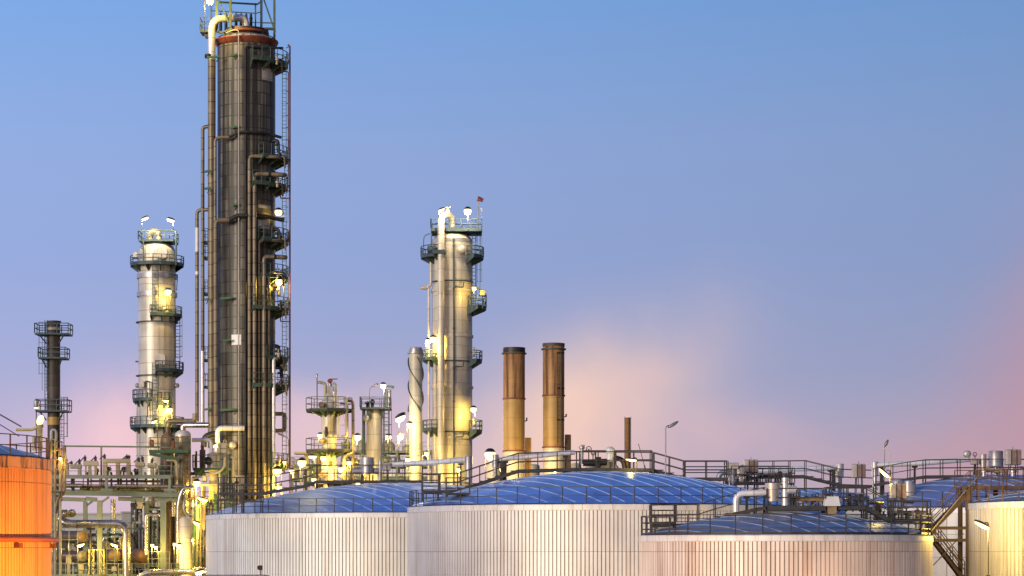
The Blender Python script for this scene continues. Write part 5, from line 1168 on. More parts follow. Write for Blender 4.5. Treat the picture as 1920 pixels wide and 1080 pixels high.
mb = MB(); mb.hdrum(P(688, 784, D - .9), .33, (-.25, -1, 0), .25, 12); part(mb, 'manhole', M['vessel'], root)
mb = MB(); mb.pipe([P(682, 900, D - .6), P(682, 768, D - .6)], .17, None, 8); part(mb, 'side_pipe', MT, root)
mb = MB(); ladder(mb, P(724, 890, D - .6), P(724, 768, D - .6), w=.5, rung=.4, t=.09, cage=(.5, -.4, 0)); part(mb, 'ladder', MT, root)
mb = MB(); mb.beam(P(721.5, 765, D - 1), P(721.5, 728, D - 1), .3, .3); mb.beam(P(719, 724, D - 1), P(739, 725, D - 1), .22, .2); mb.box(X(735, D), X(739, D), D - 1.1, D - .9, Z(730, D), Z(725, D)); part(mb, 'davit', MT, root)
mb = MB(); mb.lathe(X(730, D), D - .6, [(.22, Z(765, D)), (.22, Z(733, D)), (.1, Z(731, D))], 10); part(mb, 'vent_pot', M['vessel'], root)
for (px, hh) in ((690, 12), (699, 16)):
    mb = MB(); mb.lathe(X(px, D), D - .7, [(.16, Z(765, D)), (.16, Z(765 - hh * .5, D)), (.26, Z(765 - hh * .5, D) + .03), (.26, Z(765 - hh * .75, D)), (.06, Z(765 - hh, D))], 8); part(mb, 'valve', M['dark'], root)
root = street_lamp(693, 765, 238.8, 704, 722, 'unlit bent lamp on the platform of the plain small column', -.5, .6, r=.04)

# ------------------------------------------------------------------ frame structures, generic
def frame(name, label, x0, x1, D, dep, decks, m, px_cols, ycol, rails=True, mr=None, cat='pipe rack', w=.3):
    """open steel frame: columns (each a part), beams per deck, railings"""
    root = thing(name, label, cat, (X((x0 + x1) / 2, D), D + dep / 2, 0))
    for px in px_cols:
        for yy in (D, D + dep):
            mb = MB(); mb.ibeam((X(px, D), yy, 0), (X(px, D), yy, Z(ycol, D)), w, w, .05); part(mb, 'column', m, root)
    for i, yd in enumerate(decks):
        mb = MB(); z = Z(yd, D)
        for yy in (D - .03, D + dep + .03): mb.ibeam((X(x0, D), yy, z - .15), (X(x1, D), yy, z - .15), .2, .3, .04)
        for px in px_cols: mb.beam((X(px, D), D + .1, z - .2), (X(px, D), D + dep - .1, z - .2), .2, .3)
        mb.box(X(x0, D) + .02, X(x1, D) - .02, D + .08, D + dep - .08, z - .04, z); o = part(mb, 'deck', m, root)
        if rails:
            r = MB(); a, b = X(x0, D), X(x1, D); rail_line(r, [(a, D + dep, z), (a, D, z), (b, D, z), (b, D + dep, z)], 1.1, 1, 1.3, .06); part(r, 'railing', mr or m, o)
    return root

# main pipe rack on the left
D = 235.0
PR = root = thing('pipe_rack', 'pale grey green pipe rack with a railed walkway at lower left', 'pipe rack', (X(210, D), D + 2, 0))
ST = M['steel']
for px, w, yt in ((187, .5, 938), (306, .52, 938)):
    mb = MB(); mb.beam((X(px, D), D, 0), (X(px, D), D, Z(yt, D)), w, w * .7); part(mb, 'column', ST, root)
    mb = MB(); q = X(px, D); mb.beam((q, D, Z(944, D)), (q + .9, D, Z(932, D)), .2, .2); part(mb, 'knee_brace', ST, root)
for px in (143, 262, 330):
    mb = MB(); mb.beam((X(px, D), D + 5, 0), (X(px, D), D + 5, Z(938, D)), .4, .35); part(mb, 'column', ST, root)
    mb = MB(); q = X(px, D); mb.beam((q, D + 5, Z(948, D)), (q + .9, D + 5, Z(935, D)), .2, .2); part(mb, 'knee_brace', ST, root)
mb = MB(); mb.ibeam(P(98, 924.5, D - .4), P(346, 928, D - .4), .35, .42, .06); part(mb, 'main_beam', ST, root)
mb = MB(); mb.ibeam(P(102, 921, D + 5), P(346, 923, D + 5), .35, .42, .06); part(mb, 'main_beam', ST, root)
for (x0, x1) in ((100, 160), (161, 182), (222, 270), (290, 340)):
    mb = MB(); mb.beam(P(x0, 935, D + .2), P(x1, 937, D + .2), .3, .4); part(mb, 'transom', ST, root)
mb = MB(); z = Z(893, D); mb.box(X(94, D), X(322, D), D - .5, D + 1.6, z - .05, z); mb.beam((X(94, D), D - .53, z - .1), (X(322, D), D - .53, z - .1), .06, .3); o = part(mb, 'walkway', ST, root)
r = MB(); rail_line(r, [(X(96, D), D + 1.6, z), (X(96, D), D - .5, z), (X(322, D), D - .5, z), (X(322, D), D + 1.6, z)], 1.02, 1, 1.5, .055, toe=.12); part(r, 'railing', ST, o)
for px in (200, 318):
    mb = MB(); mb.beam(P(px, 893, D - .3), P(px, 924, D - .3), .25, .25); mb.beam(P(px - 10, 919, D - .3), P(px + 12, 919, D - .3), .3, .3); part(mb, 'post', ST, root)
mb = MB(); mb.ibeam(P(121, 836.5, D + 2), P(323, 838.5, D + 2), .14, .16, .03); part(mb, 'crane_beam', ST, root)
for px in (190, 321.5): mb = MB(); mb.beam(P(px, 838, D + 2), P(px, 925, D + 2), .16, .16); part(mb, 'crane_post', ST, root)
mb = MB(); mb.beam(P(118, 903, D + 1.2), P(320, 904, D + 1.2), .1, .1); mb.beam(P(170, 901.5, D + 2), P(300, 901.5, D + 2), .12, .14); part(mb, 'cable_tray', M['brown'], root)
pipe_thing('rack_pipe', pl(D + .3, '97,909.5 154,910.5'), .2, M['duct'], 'silver capped pipe on the left half of the pipe rack')
pipe_thing('rack_pipe', pl(D + .1, '216,911 347,912.5'), .19, M['duct'], 'long silver pipe on the right half of the pipe rack')
pipe_thing('rack_pipe', pl(D + 2.4, '150,916 345,917'), .14, M['pipe_dark'], 'brown pipe behind the silver pipes on the pipe rack')
pipe_thing('rack_pipe', [P(362, 914, D - .6), P(344, 915, D - .6), P(338, 930, D - .6), P(334, 950, D - .6), P(334, 1078, D - .6)], .22, M['duct_v'], 'tall silver drop pipe at the right end of the pipe rack', bend=.5)
pipe_thing('rack_pipe', [P(345, 914, D - .2), P(345, 958, D - .2), P(352, 968, D - .2), P(362, 972, D - .2)], .23, M['duct_v'], 'short silver pipe bending right beside the tall drop pipe', bend=.4)
pipe_thing('rack_pipe', [P(325, 936, D + .8), P(325, 968, D + .8)], .2, M['duct_v'], 'stub pipe hanging under the right end of the pipe rack')
pipe_thing('rack_pipe', [P(212, 936, D + 2), P(212, 1000, D + 2)], .24, M['duct_v'], 'silver hanging pipe behind the centre column of the pipe rack')
# control valves on the walkway: a cream body on legs with dark actuators
def valve(px0, px1, py0, py1, yb, label, acts, legs, dd=.4):
    a, b = X(px0, D), X(px1, D); Dv = D + dd
    root = thing('control_valve', label, 'valve', ((a + b) / 2, Dv, Z(893, D)), 'cream valves along the pipe rack walkway')
    mb = MB(); mb.cbox(a, b, Dv - .25, Dv + .25, Z(py1, D), Z(py0, D), .04); part(mb, 'body', M['cream'], root)
    for (lx, w) in legs:
        l = MB(); l.cbox(X(lx, D) - w / 2, X(lx, D) + w / 2, Dv - .17, Dv + .17, Z(yb, D), Z(py1, D) - .003, .03); part(l, 'leg', M['cream'], root)
    for (lx, ly, tilt) in acts:
        t = MB(); q = P(lx, py0, Dv); e = P(lx + tilt, ly, Dv); t.tube([q, q + (e - q) * .55], .13, 8); t.tube([q + (e - q) * .55, q + (e - q) * .7], .17, 8); t.tube([q + (e - q) * .7, e], .07, 6)
        if tilt == 0: t.bar(P(lx, ly + 2, Dv), P(lx - 9, py0 + 1, Dv), .1)
        part(t, 'actuator', M['dark'], root)
    return root
valve(107, 128, 870, 878, 891, 'cream valve box nearest the orange tank on the pipe rack walkway', [(124, 857, 0), (112, 860, 2)], [(124, .4)])
valve(131, 152, 870.5, 878.5, 891, 'low cream valve box with a slanting dark actuator, second along the walkway', [(149, 860, 0), (134, 864, 0)], [(148, .35)])
valve(155.5, 183, 864, 873.5, 891, 'higher cream valve box with a black upright spindle, third along the walkway', [(159.5, 853.5, 0), (179, 854, 0)], [(178, .25), (159.5, .12), (167, .3)])
valve(192, 243, 860, 868, 891, 'wide cream gantry valve spanning two legs on the walkway', [(196, 851, 0), (238, 852, 0), (242, 853, 0)], [(196, .42), (220, .4), (240, .4)])
valve(253, 270, 866, 876, 891, 'cream valve box beside the drums on the walkway', [(268, 854, -2), (260, 857, 0)], [(262, .35)])
valve(276, 292, 868, 877, 891, 'cream valve box near the right end of the walkway', [(284, 858, 3)], [(284, .3)])
for (px, py, rr, lab) in ((202, 879, .22, 'round dark valve drum under the gantry valve'), (232, 880, .28, 'grey motor drum under the right leg of the gantry valve'), (300, 876, .2, 'green handwheel valve at the right end of the walkway')):
    root = thing('valve', lab, 'valve', P(px, 893, D + .6)); mb = MB(); mb.hdrum(P(px, py, D + .4), rr, (.2, 1, 0), .5, 12); part(mb, 'body', M['dark' if px != 300 else 'bracket'], root)
    mb = MB(); mb.bar(P(px, py + 2, D + .6), P(px, 893, D + .6), .16); part(mb, 'stem', M['dark'], root)
# a clutter of small pipes behind the walkway
cl = ((108, 'teal'), (117, 'silver'), (165, 'dark'), (171, 'silver'), (209, 'dark'), (227, 'silver'), (247, 'teal'), (257, 'brown'), (273, 'silver'), (287, 'dark'))
places = ('beside the orange tank', 'behind the first valve', 'under the higher valve box', 'beside the thin spindle', 'left of the gantry leg', 'right of the gantry leg', 'behind the second gantry leg', 'below the valve by the drums', 'right of the valve by the drums', 'near the walkway end')
for (px, mm), w_ in zip(cl, places):
    pipe_thing('drop_pipe', [P(px - 3, 888, D + 2.2), P(px, 886, D + 2.2), P(px, 919, D + 2.2)], .1, M[mm], f'thin {"bright" if mm == "silver" else "dark"} drop pipe {w_} on the pipe rack', group='drop pipes behind the rack walkway', bend=.1, n=6)

# large silver duct loop
D = 232.0
pipe_thing('duct', [P(136, 962, D + 3.5), P(112, 963, D + 1.2), P(108, 968, D), P(122, 982, D - .2), P(150, 982.5, D - .2), P(237, 982, D - .2), P(238, 1110, D - .2)], .40, M['duct'], 'fat silver duct with a ribbed elbow under the pipe rack', 'duct', bend=1.1, n=18, supports=[(P(170, 982, D - .2), Z(1078, D))])
dc = COL.objects['duct']
for (q0, q1, q2) in ((P(150, 982.5, D - .2), P(237, 982, D - .2), P(238, 1110, D - .2)), (P(108, 968, D), P(122, 982, D - .2), P(150, 982.5, D - .2))):
    e = fillet([q0, q1, q2], 1.1, 6)[1:-1]
    for a_, b_ in zip(e, e[1:]):
        t_ = (b_ - a_).normalized(); m_ = (a_ + b_) / 2
        part(MB().tube([m_ - t_ * .03, m_ + t_ * .03], .435, 18), 'elbow_rib', M['duct'], dc)
D = 237.0
def drum(px, py, r, label, m, L=4, ax=(-1.1, 1, 0), dd=0):
    c = P(px, py, D + dd); rr = r * S(D); root = thing('drum', label, 'drum', (c.x, c.y, c.z - rr - .5), 'horizontal drums under the pipe rack')
    a = Vector(ax).normalized()
    mb = MB(); mb.hdrum(c, rr, ax, .3, 24); part(mb, 'end_cap', M[m], root)
    mb = MB(); mb.hdrum(c + a * .32, rr * .985, ax, L, 24); part(mb, 'shell', M['brown'], root)  # darker brown than the end cap: shade of the unlit body in the colour
    for t in (.15, .8):
        q = c + a * L * t; s = MB(); s.box(q.x - rr * .8, q.x + rr * .8, q.y - .12, q.y + .12, c.z - rr - .5, c.z - rr * .5); part(s, 'saddle', M['dark'], root)
    s = MB(); s.tube([c + a * .25, c + a * .32], rr * 1.04, 24); part(s, 'flange', M[m], root)
drum(156, 1006, 11, 'upper tan drum lit from below, left under the pipe rack', 'drum')
drum(156, 1043, 10.5, 'lower bright drum below the lit lamp at left', 'cream')
drum(216, 1042, 12, 'smooth orange tan drum below the second lit lamp', 'drum', ax=(-.6, 1, 0))
drum(271, 1042, 13.5, 'rusty brown drum at the right of the row', 'drumbrown', 4, ax=(-1.2, 1, 0))
b = MB()
# lower service deck
D = 233.0
root = thing('service_deck', 'yellow lit steel deck with railing along the bottom left edge', 'platform', (X(240, D), D + 5, 0))
z = Z(1079, D)
mb = MB(); mb.box(X(98, D), X(396, D), D, D + 12, z - .3, z); part(mb, 'deck', ST, root)
mb = MB(); rail_line(mb, [(X(98, D), D, z), (X(396, D), D, z)], 1.15, 1, 1.25, .06, toe=.12); part(mb, 'railing', ST, root)
for px in (104, 170, 248, 320, 390):
    for yy in (D + .3, D + 11.5):
        mb = MB(); mb.beam((X(px, D), yy, 0), (X(px, D), yy, z - .3), .35, .35); part(mb, 'column', ST, root)
# small lattice tower before the middle column
root = thing('lattice_frame', 'bright yellow lit lattice frame around the centre column of the rack', 'frame', P(186, 1079, D + .6))
mb = MB()
for px in (167, 195): mb.bar(P(px, 1079, D + .6), P(px, 1031, D + .6), .09); mb.bar(P(px, 1079, D + 1.8), P(px, 1031, D + 1.8), .09)
mb.bar(P(166, 1031, D + .6), P(196, 1031, D + .6), .09); mb.bar(P(166, 1031, D + 1.8), P(196, 1031, D + 1.8), .09)
for i in range(3):
    y0 = 1079 - 16 * i
    mb.bar(P(167, y0, D + .6), P(176, y0 - 16, D + .6), .06); mb.bar(P(176, y0, D + .6), P(167, y0 - 16, D + .6), .06); mb.bar(P(195, y0, D + .6), P(187, y0 - 16, D + .6), .06)
for px in (176, 187): mb.bar(P(px, 1079, D + .6), P(px, 1031, D + .6), .06)
part(mb, 'lattice', M['yellowsteel'], root)
# scaffold frame and small gear at the left
for (x0, x1, y0, y1, dd, mm, lab) in ((113, 146, 983, 1079, D + .8, 'steel', 'thin pipe frame left of the two stacked drums'), (200, 230, 1007, 1079, D + 2.6, 'steel', 'thin railing frame behind the smooth tan drum'), (93, 107, 962, 996, 229, 'yellowsteel', 'yellow caged ladder top beside the orange tank'), (278, 318, 1034, 1079, D + .4, 'steel', 'pale rail frame right of the rusty brown drum')):
    root = thing('scaffold', lab, 'frame', P((x0 + x1) / 2, 1079, dd), 'thin frames under the pipe rack')
    mb = MB(); n = 3 if x1 - x0 > 20 else 4
    for i in range(n): q = x0 + (x1 - x0) * i / (n - 1); mb.bar(P(q, 1079 if dd > 230 else y1, dd), P(q, y0, dd), .07)
    for j in range(4): q = y0 + (y1 - y0) * j / 3.3; mb.bar(P(x0, q, dd), P(x1, q, dd), .055)
    part(mb, 'bars', M[mm], root)
for (x0, x1, y0, y1, lab, mm) in ((119, 128, 1041, 1057, 'pale box on a post left of the bright drum', 'cream'), (141, 153, 1058, 1069, 'yellow lit box under the bright drum', 'cream'), (205, 214, 1062, 1072, 'small valve box under the smooth tan drum', 'vessel'), (160, 165, 1062, 1072, 'small dark pump under the bright drum', 'dark')):
    b = MB(); b.cbox(X(x0, D), X(x1, D), D + 1.2, D + 1.8, Z(y1, D), Z(y0, D)); b.box(X(x0 + 2, D), X(x1 - 2, D), D + 1.4, D + 1.6, Z(1079, D), Z(y1, D)); solo(b, 'junction_box', M[mm], lab, 'box', P((x0 + x1) / 2, 1079, D + 1.5))
# hoist
root = thing('chain_hoist', 'grey and yellow chain hoist hanging under the pipe rack', 'hoist', P(256, 938, 234))
mb = MB(); mb.hdrum(P(246, 947, 233.6), .22, (1, 0, 0), .45, 12); part(mb, 'motor', M['dark'], root)
mb = MB(); mb.cbox(X(257, 234), X(268, 234), 233.6, 234.2, Z(954, 234), Z(941, 234)); part(mb, 'gear_box', M['cream'], root)
mb = MB(); mb.pipe([P(254, 938, 234), P(254, 966, 234), P(253, 970, 234), P(254, 972, 234), P(256, 976, 234), P(254, 981, 234), P(251.5, 977, 234)], .045, .12, 6); part(mb, 'hook', M['dark'], root)
# far pale building
b = MB(); b.cbox(X(20, 330), X(262, 330), 330, 345, 0, Z(965, 330), .05); b.box(X(19, 330), X(263, 330), 329.8, 345.2, Z(965, 330), Z(965, 330) + .25)
solo(b, 'warehouse', M['wall'], 'long pale low building behind the silver duct', 'building', (X(140, 330), 337, 0))
b = MB(); b.cbox(X(228, 300), X(262, 300), 300, 310, 0, Z(962, 300), .05); b.box(X(227, 300), X(263, 300), 299.8, 310.2, Z(962, 300), Z(962, 300) + .2)
solo(b, 'warehouse', M['wall'], 'narrow cream building just behind the hanging hook', 'building', (X(245, 300), 305, 0))

# ------------------------------------------------------------------ twin vessels left of the tallest column
D = 238.0; k = S(D)
cx, R = X(343, D), 15 * k
root = thing('process_vessel', 'tall silver vessel with a shiny domed top left of the tallest column', 'vessel', (cx, D, 0))
mb = MB(); mb.lathe(cx, D, [(R, 0), (R, Z(818, D)), (R * .93, Z(813, D)), (R * .7, Z(809, D)), (R * .25, Z(806.5, D)), (R * .25, Z(803, D))], 32); part(mb, 'shell', M['clad_mid'], root)
mb = MB(); mb.lathe(cx, D, [(R + .02, Z(818, D)), (R * .93 + .02, Z(812.7, D)), (R * .7, Z(808.6, D)), (R * .25, Z(806, D))], 32, False); part(mb, 'head', M['silver'], root)
mb = MB(); mb.pipe([P(343, 806, D), P(343, 797, D), P(392, 797, D - .6)], .27, .6, 12); part(mb, 'outlet_pipe', M['duct'], root)
cx2, R2 = X(314, D + .6), 13.5 * k
root = thing('process_vessel', 'dull brown vessel with a bottle neck beside the shiny domed vessel', 'vessel', (cx2, D + .6, 0))
mb = MB(); mb.lathe(cx2, D + .6, [(R2, 0), (R2, Z(824, D)), (R2 * .9, Z(818, D)), (R2 * .4, Z(811, D)), (R2 * .3, Z(808, D)), (R2 * .3, Z(799, D))], 32); part(mb, 'shell', M['brown'], root)
mb = MB(); mb.pipe([P(315, 800, D + .6), P(316, 790, D + .6), P(366, 790, D + .6), P(366, 775, D + .6)], .27, .5, 12); part(mb, 'outlet_pipe', M['pipe_dark'], root)
root = thing('vessel_platform', 'green railed platform around the two vessels', 'platform', (X(320, D), D - 1, Z(848, D)))
mb = MB(); z = Z(845, D); mb.box(X(285, D), X(358, D), D - 2, D - R - .02, z - .3, z); mb.beam((X(286, D), D - 1.9, z - .4), (X(340, D), D - 1.9, z - .9), .3, .3); part(mb, 'deck', M['green'], root)
mb = MB(); rail_line(mb, [(X(285, D), D - R, z), (X(285, D), D - 2, z), (X(358, D), D - 2, z), (X(358, D), D - R, z)], 1.2, 1, 1.0, .07); part(mb, 'railing', M['greenrail'], root)
mb = MB(); mb.box(X(286, D), X(292, D), D - 1.9, D - 1.2, Z(838, D), Z(826, D)); mb.box(X(326, D), X(331, D), D - 1.9, D - 1.2, Z(842, D), Z(828, D)); part(mb, 'gauge_box', M['rustred'], root)
root = thing('ladder_tower', 'dark braced ladder tower clasping the right of the silver vessel', 'frame', P(352, 1079, D - 1.2))
mb = MB()
for px in (346, 358):
    for dd in (-1.4, -.7): mb.bar((X(px, D), D + dd, 0), (X(px, D), D + dd, Z(846, D)), .12)
for i in range(20): q = 1060 - 11 * i; mb.bar(P(346, q, D - 1.4), P(358, q, D - 1.4), .07)
for i in range(6): q = 1060 - 36 * i; mb.bar(P(346, q, D - 1.42), P(358, q - 36, D - 1.42), .06)
part(mb, 'lattice', M['brown'], root)
mb = MB(); mb.bar((X(341, D), D - 1.3, 0), (X(341, D), D - 1.3, Z(850, D)), .12); part(mb, 'post', M['green'], root)
root = thing('process_vessel', 'yellow glowing vessel lit from the side at lower left of the white tank', 'vessel', (X(348, 231.5), 231.5, 0))
mb = MB(); mb.lathe(X(348, 231.5), 231.5, [(.6, 0), (.6, Z(974, 231.5)), (.45, Z(970, 231.5)), (.1, Z(969, 231.5))], 28); part(mb, 'shell', M['clad_beige'], root)
mb = MB(); mb.ring(X(348, 231.5), 231.5, Z(1010, 231.5), .58, .64, .1, 28); part(mb, 'joint_ring', M['vessel'], root)
# pipe with right-angled bend in front of the hanging hook, ladder
pipe_thing('bent_pipe', [P(274, 1040, 236), P(274, 965, 236), P(300, 965, 236)], .2, M['duct_v'], 'bent silver pipe behind the rusty brown drum', bend=.4)
pipe_thing('bent_pipe', [P(312, 863, 236.2), P(331, 863, 236.2), P(331, 908, 236.2)], .12, M['cream'], 'thin bent cream pipe at the right end of the rack walkway', bend=.3)
pipe_thing('bent_pipe', [P(262, 1082, 231), P(275, 1074, 231), P(318, 1072, 231), P(400, 1072, 231)], .3, M['duct'], 'fat silver pipe along the bottom edge below the brown drum', bend=.8)
pipe_thing('bent_pipe', [P(334, 1066, 232), P(396, 1066, 232)], .13, M['duct'], 'straight bright pipe along the bottom beside the white tank')
b = MB(); ladder(b, P(290, 1030, 236.5), P(290, 950, 236.5), w=.5, rung=.35, t=.07); solo(b, 'ladder', M['teal'], 'grey ladder behind the right column of the pipe rack', 'ladder', P(290, 1030, 236.5))
root = thing('globe_valve', 'green handwheel valve standing at the bottom edge by the yellow vessel', 'valve', P(332, 1079, 231.2))
mb = MB(); mb.lathe(X(332, 231.2), 231.2, [(.2, Z(1079, 231)), (.1, Z(1072, 231)), (.18, Z(1068, 231)), (.08, Z(1064, 231)), (.08, Z(1058, 231)), (.24, Z(1057.6, 231)), (.24, Z(1056.6, 231))], 12); part(mb, 'body', M['bracket'], root)

# ------------------------------------------------------------------ equipment tower in front of the tallest column
D = 240.0; k = S(D)
ET = root = thing('equipment_tower', 'crowded green and cream equipment tower at the foot of the tallest column', 'frame', (X(398, D), D + 1, 0))
for (yd, x0, x1, h, mm) in ((878, 364, 430, 24, 'green'), (934, 362, 402, 22, 'rustred'), (972, 372, 404, 20, 'green'), (1044, 365, 404, 22, 'green')):
    mb = MB(); z = Z(yd, D); mb.box(X(x0, D), X(x1, D), D - 1.2, D + 1.6, z - .18, z); o = part(mb, 'platform', M[mm], root)
    mb = MB(); rail_line(mb, [(X(x0, D), D + 1.6, z), (X(x0, D), D - 1.2, z), (X(x1, D), D - 1.2, z), (X(x1, D), D + 1.6, z)], h * k, 1, 1.1, .075); part(mb, 'railing', M['yellowsteel' if yd > 900 else 'greenrail'], o)
    for s in (x0 + 8, x1 - 12): mb = MB(); mb.quad_box([(X(s, D), D - 1.1, z - .75), (X(s + 5, D), D - 1.1, z - .75), (X(s + 5, D), D + 1, z - .75), (X(s, D), D + 1, z - .75), (X(s - 8, D), D - 1.1, z - .18), (X(s + 10, D), D - 1.1, z - .18), (X(s + 10, D), D + 1, z - .18), (X(s - 8, D), D + 1, z - .18)]); part(mb, 'gusset', M['green'], root)
for px in (366, 402, 428):
    mb = MB(); mb.beam((X(px, D), D + 1.7, 0), (X(px, D), D + 1.7, Z(850 if px > 380 else 934, D)), .25, .25); part(mb, 'column', M['greenrail'], root)
mb = MB(); mb.lathe(X(400, D), D, [(.42, 0), (.42, Z(884, D)), (.62, Z(882, D)), (.62, Z(852, D)), (.5, Z(850, D)), (.2, Z(848, D))], 24); part(mb, 'central_vessel', M['clad_beige'], root)
mb = MB(); mb.hdrum(P(389, 864, D - .8), .4, (.2, 1, 0), .5, 14); part(mb, 'motor', M['dark'], root)
mb = MB(); mb.lathe(X(379, D), D + .3, [(.3, Z(878, D)), (.3, Z(844, D)), (.15, Z(842, D)), (.2, Z(838, D)), (.2, Z(835, D))], 14); part(mb, 'barrel', M['brown'], root)
mb = MB(); mb.cbox(X(410, D), X(427, D), D - .7, D + .1, Z(850, D), Z(831, D)); mb.pipe([P(419, 831, D - .3), P(419, 825, D - .3), P(424, 825, D - .3), P(424, 831, D - .3)], .06, .12, 6); part(mb, 'white_box', M['cream'], root)
mb = MB(); mb.bar(P(413, 853, D - .75), P(413, 834, D - .75), .05); mb.bar(P(425, 853, D - .75), P(425, 834, D - .75), .05); mb.bar(P(413, 841, D - .75), P(425, 841, D - .75), .05); part(mb, 'box_frame', M['greenrail'], root)
mb = MB(); mb.pipe([P(360, 825, D), P(396, 825, D), P(397, 850, D)], .2, .4, 10); part(mb, 'inlet_pipe', M['silver_h'], root)
mb = MB(); mb.pipe([P(386, 889, D - 1.3), P(404, 888, D - 1.3), P(420, 880, D - 1.3), P(422, 858, D - 1.3)], .13, .5, 8); mb.pipe([P(432, 857, D - .8), P(438, 858, D - .8), P(438, 905, D - .8)], .12, .3, 8); part(mb, 'drain_pipe', M['cream'], root)
for px in (393, 399, 405): mb = MB(); mb.bar(P(px, 960, D - 1.25), P(px, 911, D - 1.25), .1); part(mb, 'mast', M['yellowsteel'], root)
mb = MB(); mb.bar(P(390, 911, D - 1.25), P(407, 911, D - 1.25), .1); mb.bar(P(390, 935, D - 1.25), P(407, 935, D - 1.25), .1); part(mb, 'mast_beam', M['yellowsteel'], root)
mb = MB(); mb.cbox(X(360, D), X(372, D), D - .3, D + .3, Z(914, D), Z(894, D)); mb.cbox(X(380, D), X(388, D), D - .3, D + .2, Z(904, D), Z(892, D)); part(mb, 'valve_box', M['vessel'], root)
for (px, y0, y1, mm, r) in ((374, 985, 1100, 'cream', .2), (384, 1050, 1100, 'cream', .26), (412, 884, 960, 'silver', .12), (420, 882, 960, 'dark', .1), (368, 846, 900, 'brown', .1)):
    mb = MB(); mb.tube([P(px, y1, D - .2), P(px, y0, D - .2)], r, 10); part(mb, 'upright_pipe', M[mm], root)
for (y_, mm, r) in ((888, 'pipe_dark', .17), (997, 'silver_h', .2), (1010, 'cream', .12), (1028, 'pipe_dark', .1)):
    mb = MB(); mb.tube([P(358, y_, D + .9), P(404, y_, D + .9)], r, 10); part(mb, 'cross_pipe', M[mm], root)
mb = MB(); mb.pipe([P(404, 1000, D + .4), P(404, 900, D + .4)], .1, None, 6); mb.ball(P(376, 946, D - .4), .25, .2, .12, 10, 6); mb.bar(P(376, 946, D - .4), P(376, 956, D - .4), .1); part(mb, 'handwheel', M['bracket'], root)
for (x0, x1, y0, y1, lab) in ((426, 446, 872, 935, 'green pipe manifold against the base of the tallest column'),):
    root = thing('pipe_manifold', lab, 'pipe', P(436, 935, D + 2.5))
    for i in range(3):
        mb = MB(); q = x0 + 4 + i * 7; mb.tube([P(q, 1000, D + 2.5), P(q, y0 + i * 12, D + 2.5)], .1, 8); mb.ball(P(q, 905, D + 2.5), .2, n=8, m=6); part(mb, 'pipe', M[('silver', 'greenrail', 'dark')[i]], root)

# ------------------------------------------------------------------ process structure behind the rack (dense background)
random.seed(11)
D = 262.0
root = frame('process_structure', 'dense dark process structure far behind the silver duct and vessels', 246, 420, D, 7, (950, 985, 1022, 1060), M['greenrail'], (248, 282, 316, 350, 384, 418), 948, True, M['steel'], 'structure')
for i in range(26):
    px = 250 + i * 6.5; mm = random.choice(['silver', 'dark', 'brown', 'cream', 'pipe_dark', 'silver', 'steel'])
    mb = MB(); y0 = random.choice([930, 945, 955, 968, 980]); dd = D - random.uniform(.2, 1.5)
    mb.pipe([P(px, 1100, dd), P(px, y0, dd), P(px + random.choice([-14, -8, 9, 15]), y0 + random.uniform(-1, 1), dd)], random.uniform(.08, .2), .3, 8); part(mb, 'pipe', M[mm], root)
for i in range(14):
    mb = MB(); px, yd = random.uniform(250, 400), random.choice([950, 985, 1022, 1060]); c = P(px, yd, D + .9); r = random.uniform(.25, .5); h = random.uniform(.6, 1.4)
    mb.lathe(c.x, c.y, [(r, c.z), (r, c.z + h * .8), (r * .7, c.z + h), (r * .2, c.z + h * 1.1)], 12); part(mb, 'pot', M[random.choice(['vessel', 'cream', 'dark', 'drum'])], root)
D = 250.0
root = frame('process_structure', 'left process structure of beams and pots behind the stacked drums', 96, 240, D, 5, (1000, 1035), M['greenrail'], (98, 130, 170, 205, 238), 1000, True, M['steel'], 'structure')
for i in range(20):
    px = 98 + i * 7; mm = random.choice(['silver', 'dark', 'brown', 'cream', 'green', 'teal'])
    mb = MB(); y0 = random.choice([992, 1002, 1012, 1030]); dd = D - random.uniform(.2, 1.2)
    mb.pipe([P(px, 1100, dd), P(px, y0, dd), P(px + random.choice([-10, 10, 14]), y0, dd)], random.uniform(.07, .18), .3, 8); part(mb, 'pipe', M[mm], root)
# rust red and yellow valve station by the orange tank
D = 228.0
root = thing('valve_station', 'yellow and rust red valve station rising behind the orange tank rim', 'frame', P(110, 1000, D))
for (px, y0) in ((96, 806), (103, 842), (113, 842)):
    mb = MB(); mb.pipe([P(px, 1100, D), P(px, y0, D), P(px + 9, y0, D), P(px + 9, y0 + 40, D)], .13, .25, 8); part(mb, 'loop_pipe', M['cream' if px > 100 else 'silver'], root)
mb = MB()
for x_ in (94, 104, 116): mb.bar(P(x_, 940, D - .6), P(x_, 828, D - .6), .09)
for y_ in (828, 842, 862, 880): mb.bar(P(94, y_, D - .6), P(116, y_, D - .6), .09)
part(mb, 'frame', M['rustred'], root)
mb = MB()
for x_ in (96, 103): mb.bar(P(x_, 850, D - .8), P(x_, 824, D - .8), .1)
for y_ in (824, 834, 846): mb.bar(P(96, y_, D - .8), P(103, y_, D - .8), .08)
part(mb, 'ladder_top', M['yellowsteel'], root)
mb = MB(); mb.pipe([P(121, 835, D), P(121, 925, D), P(108, 934, D), P(104, 962, D)], .16, .5, 10); part(mb, 'drop_pipe', M['pipe_dark'], root)
mb = MB(); mb.box(X(94, D), X(116, D), D - .6, D + 1, Z(924, D), Z(921, D)); part(mb, 'deck', M['green'], root)
pipe_thing('header_pipe', pl(226, '30,806 62,806 72,798 72,830'), .13, M['yellowsteel'], 'yellow header pipe behind the rim of the orange tank', bend=.3)
root = thing('flare_burner', 'glowing burner tip on a short stand behind the orange tank', 'burner', P(75, 845, 226))
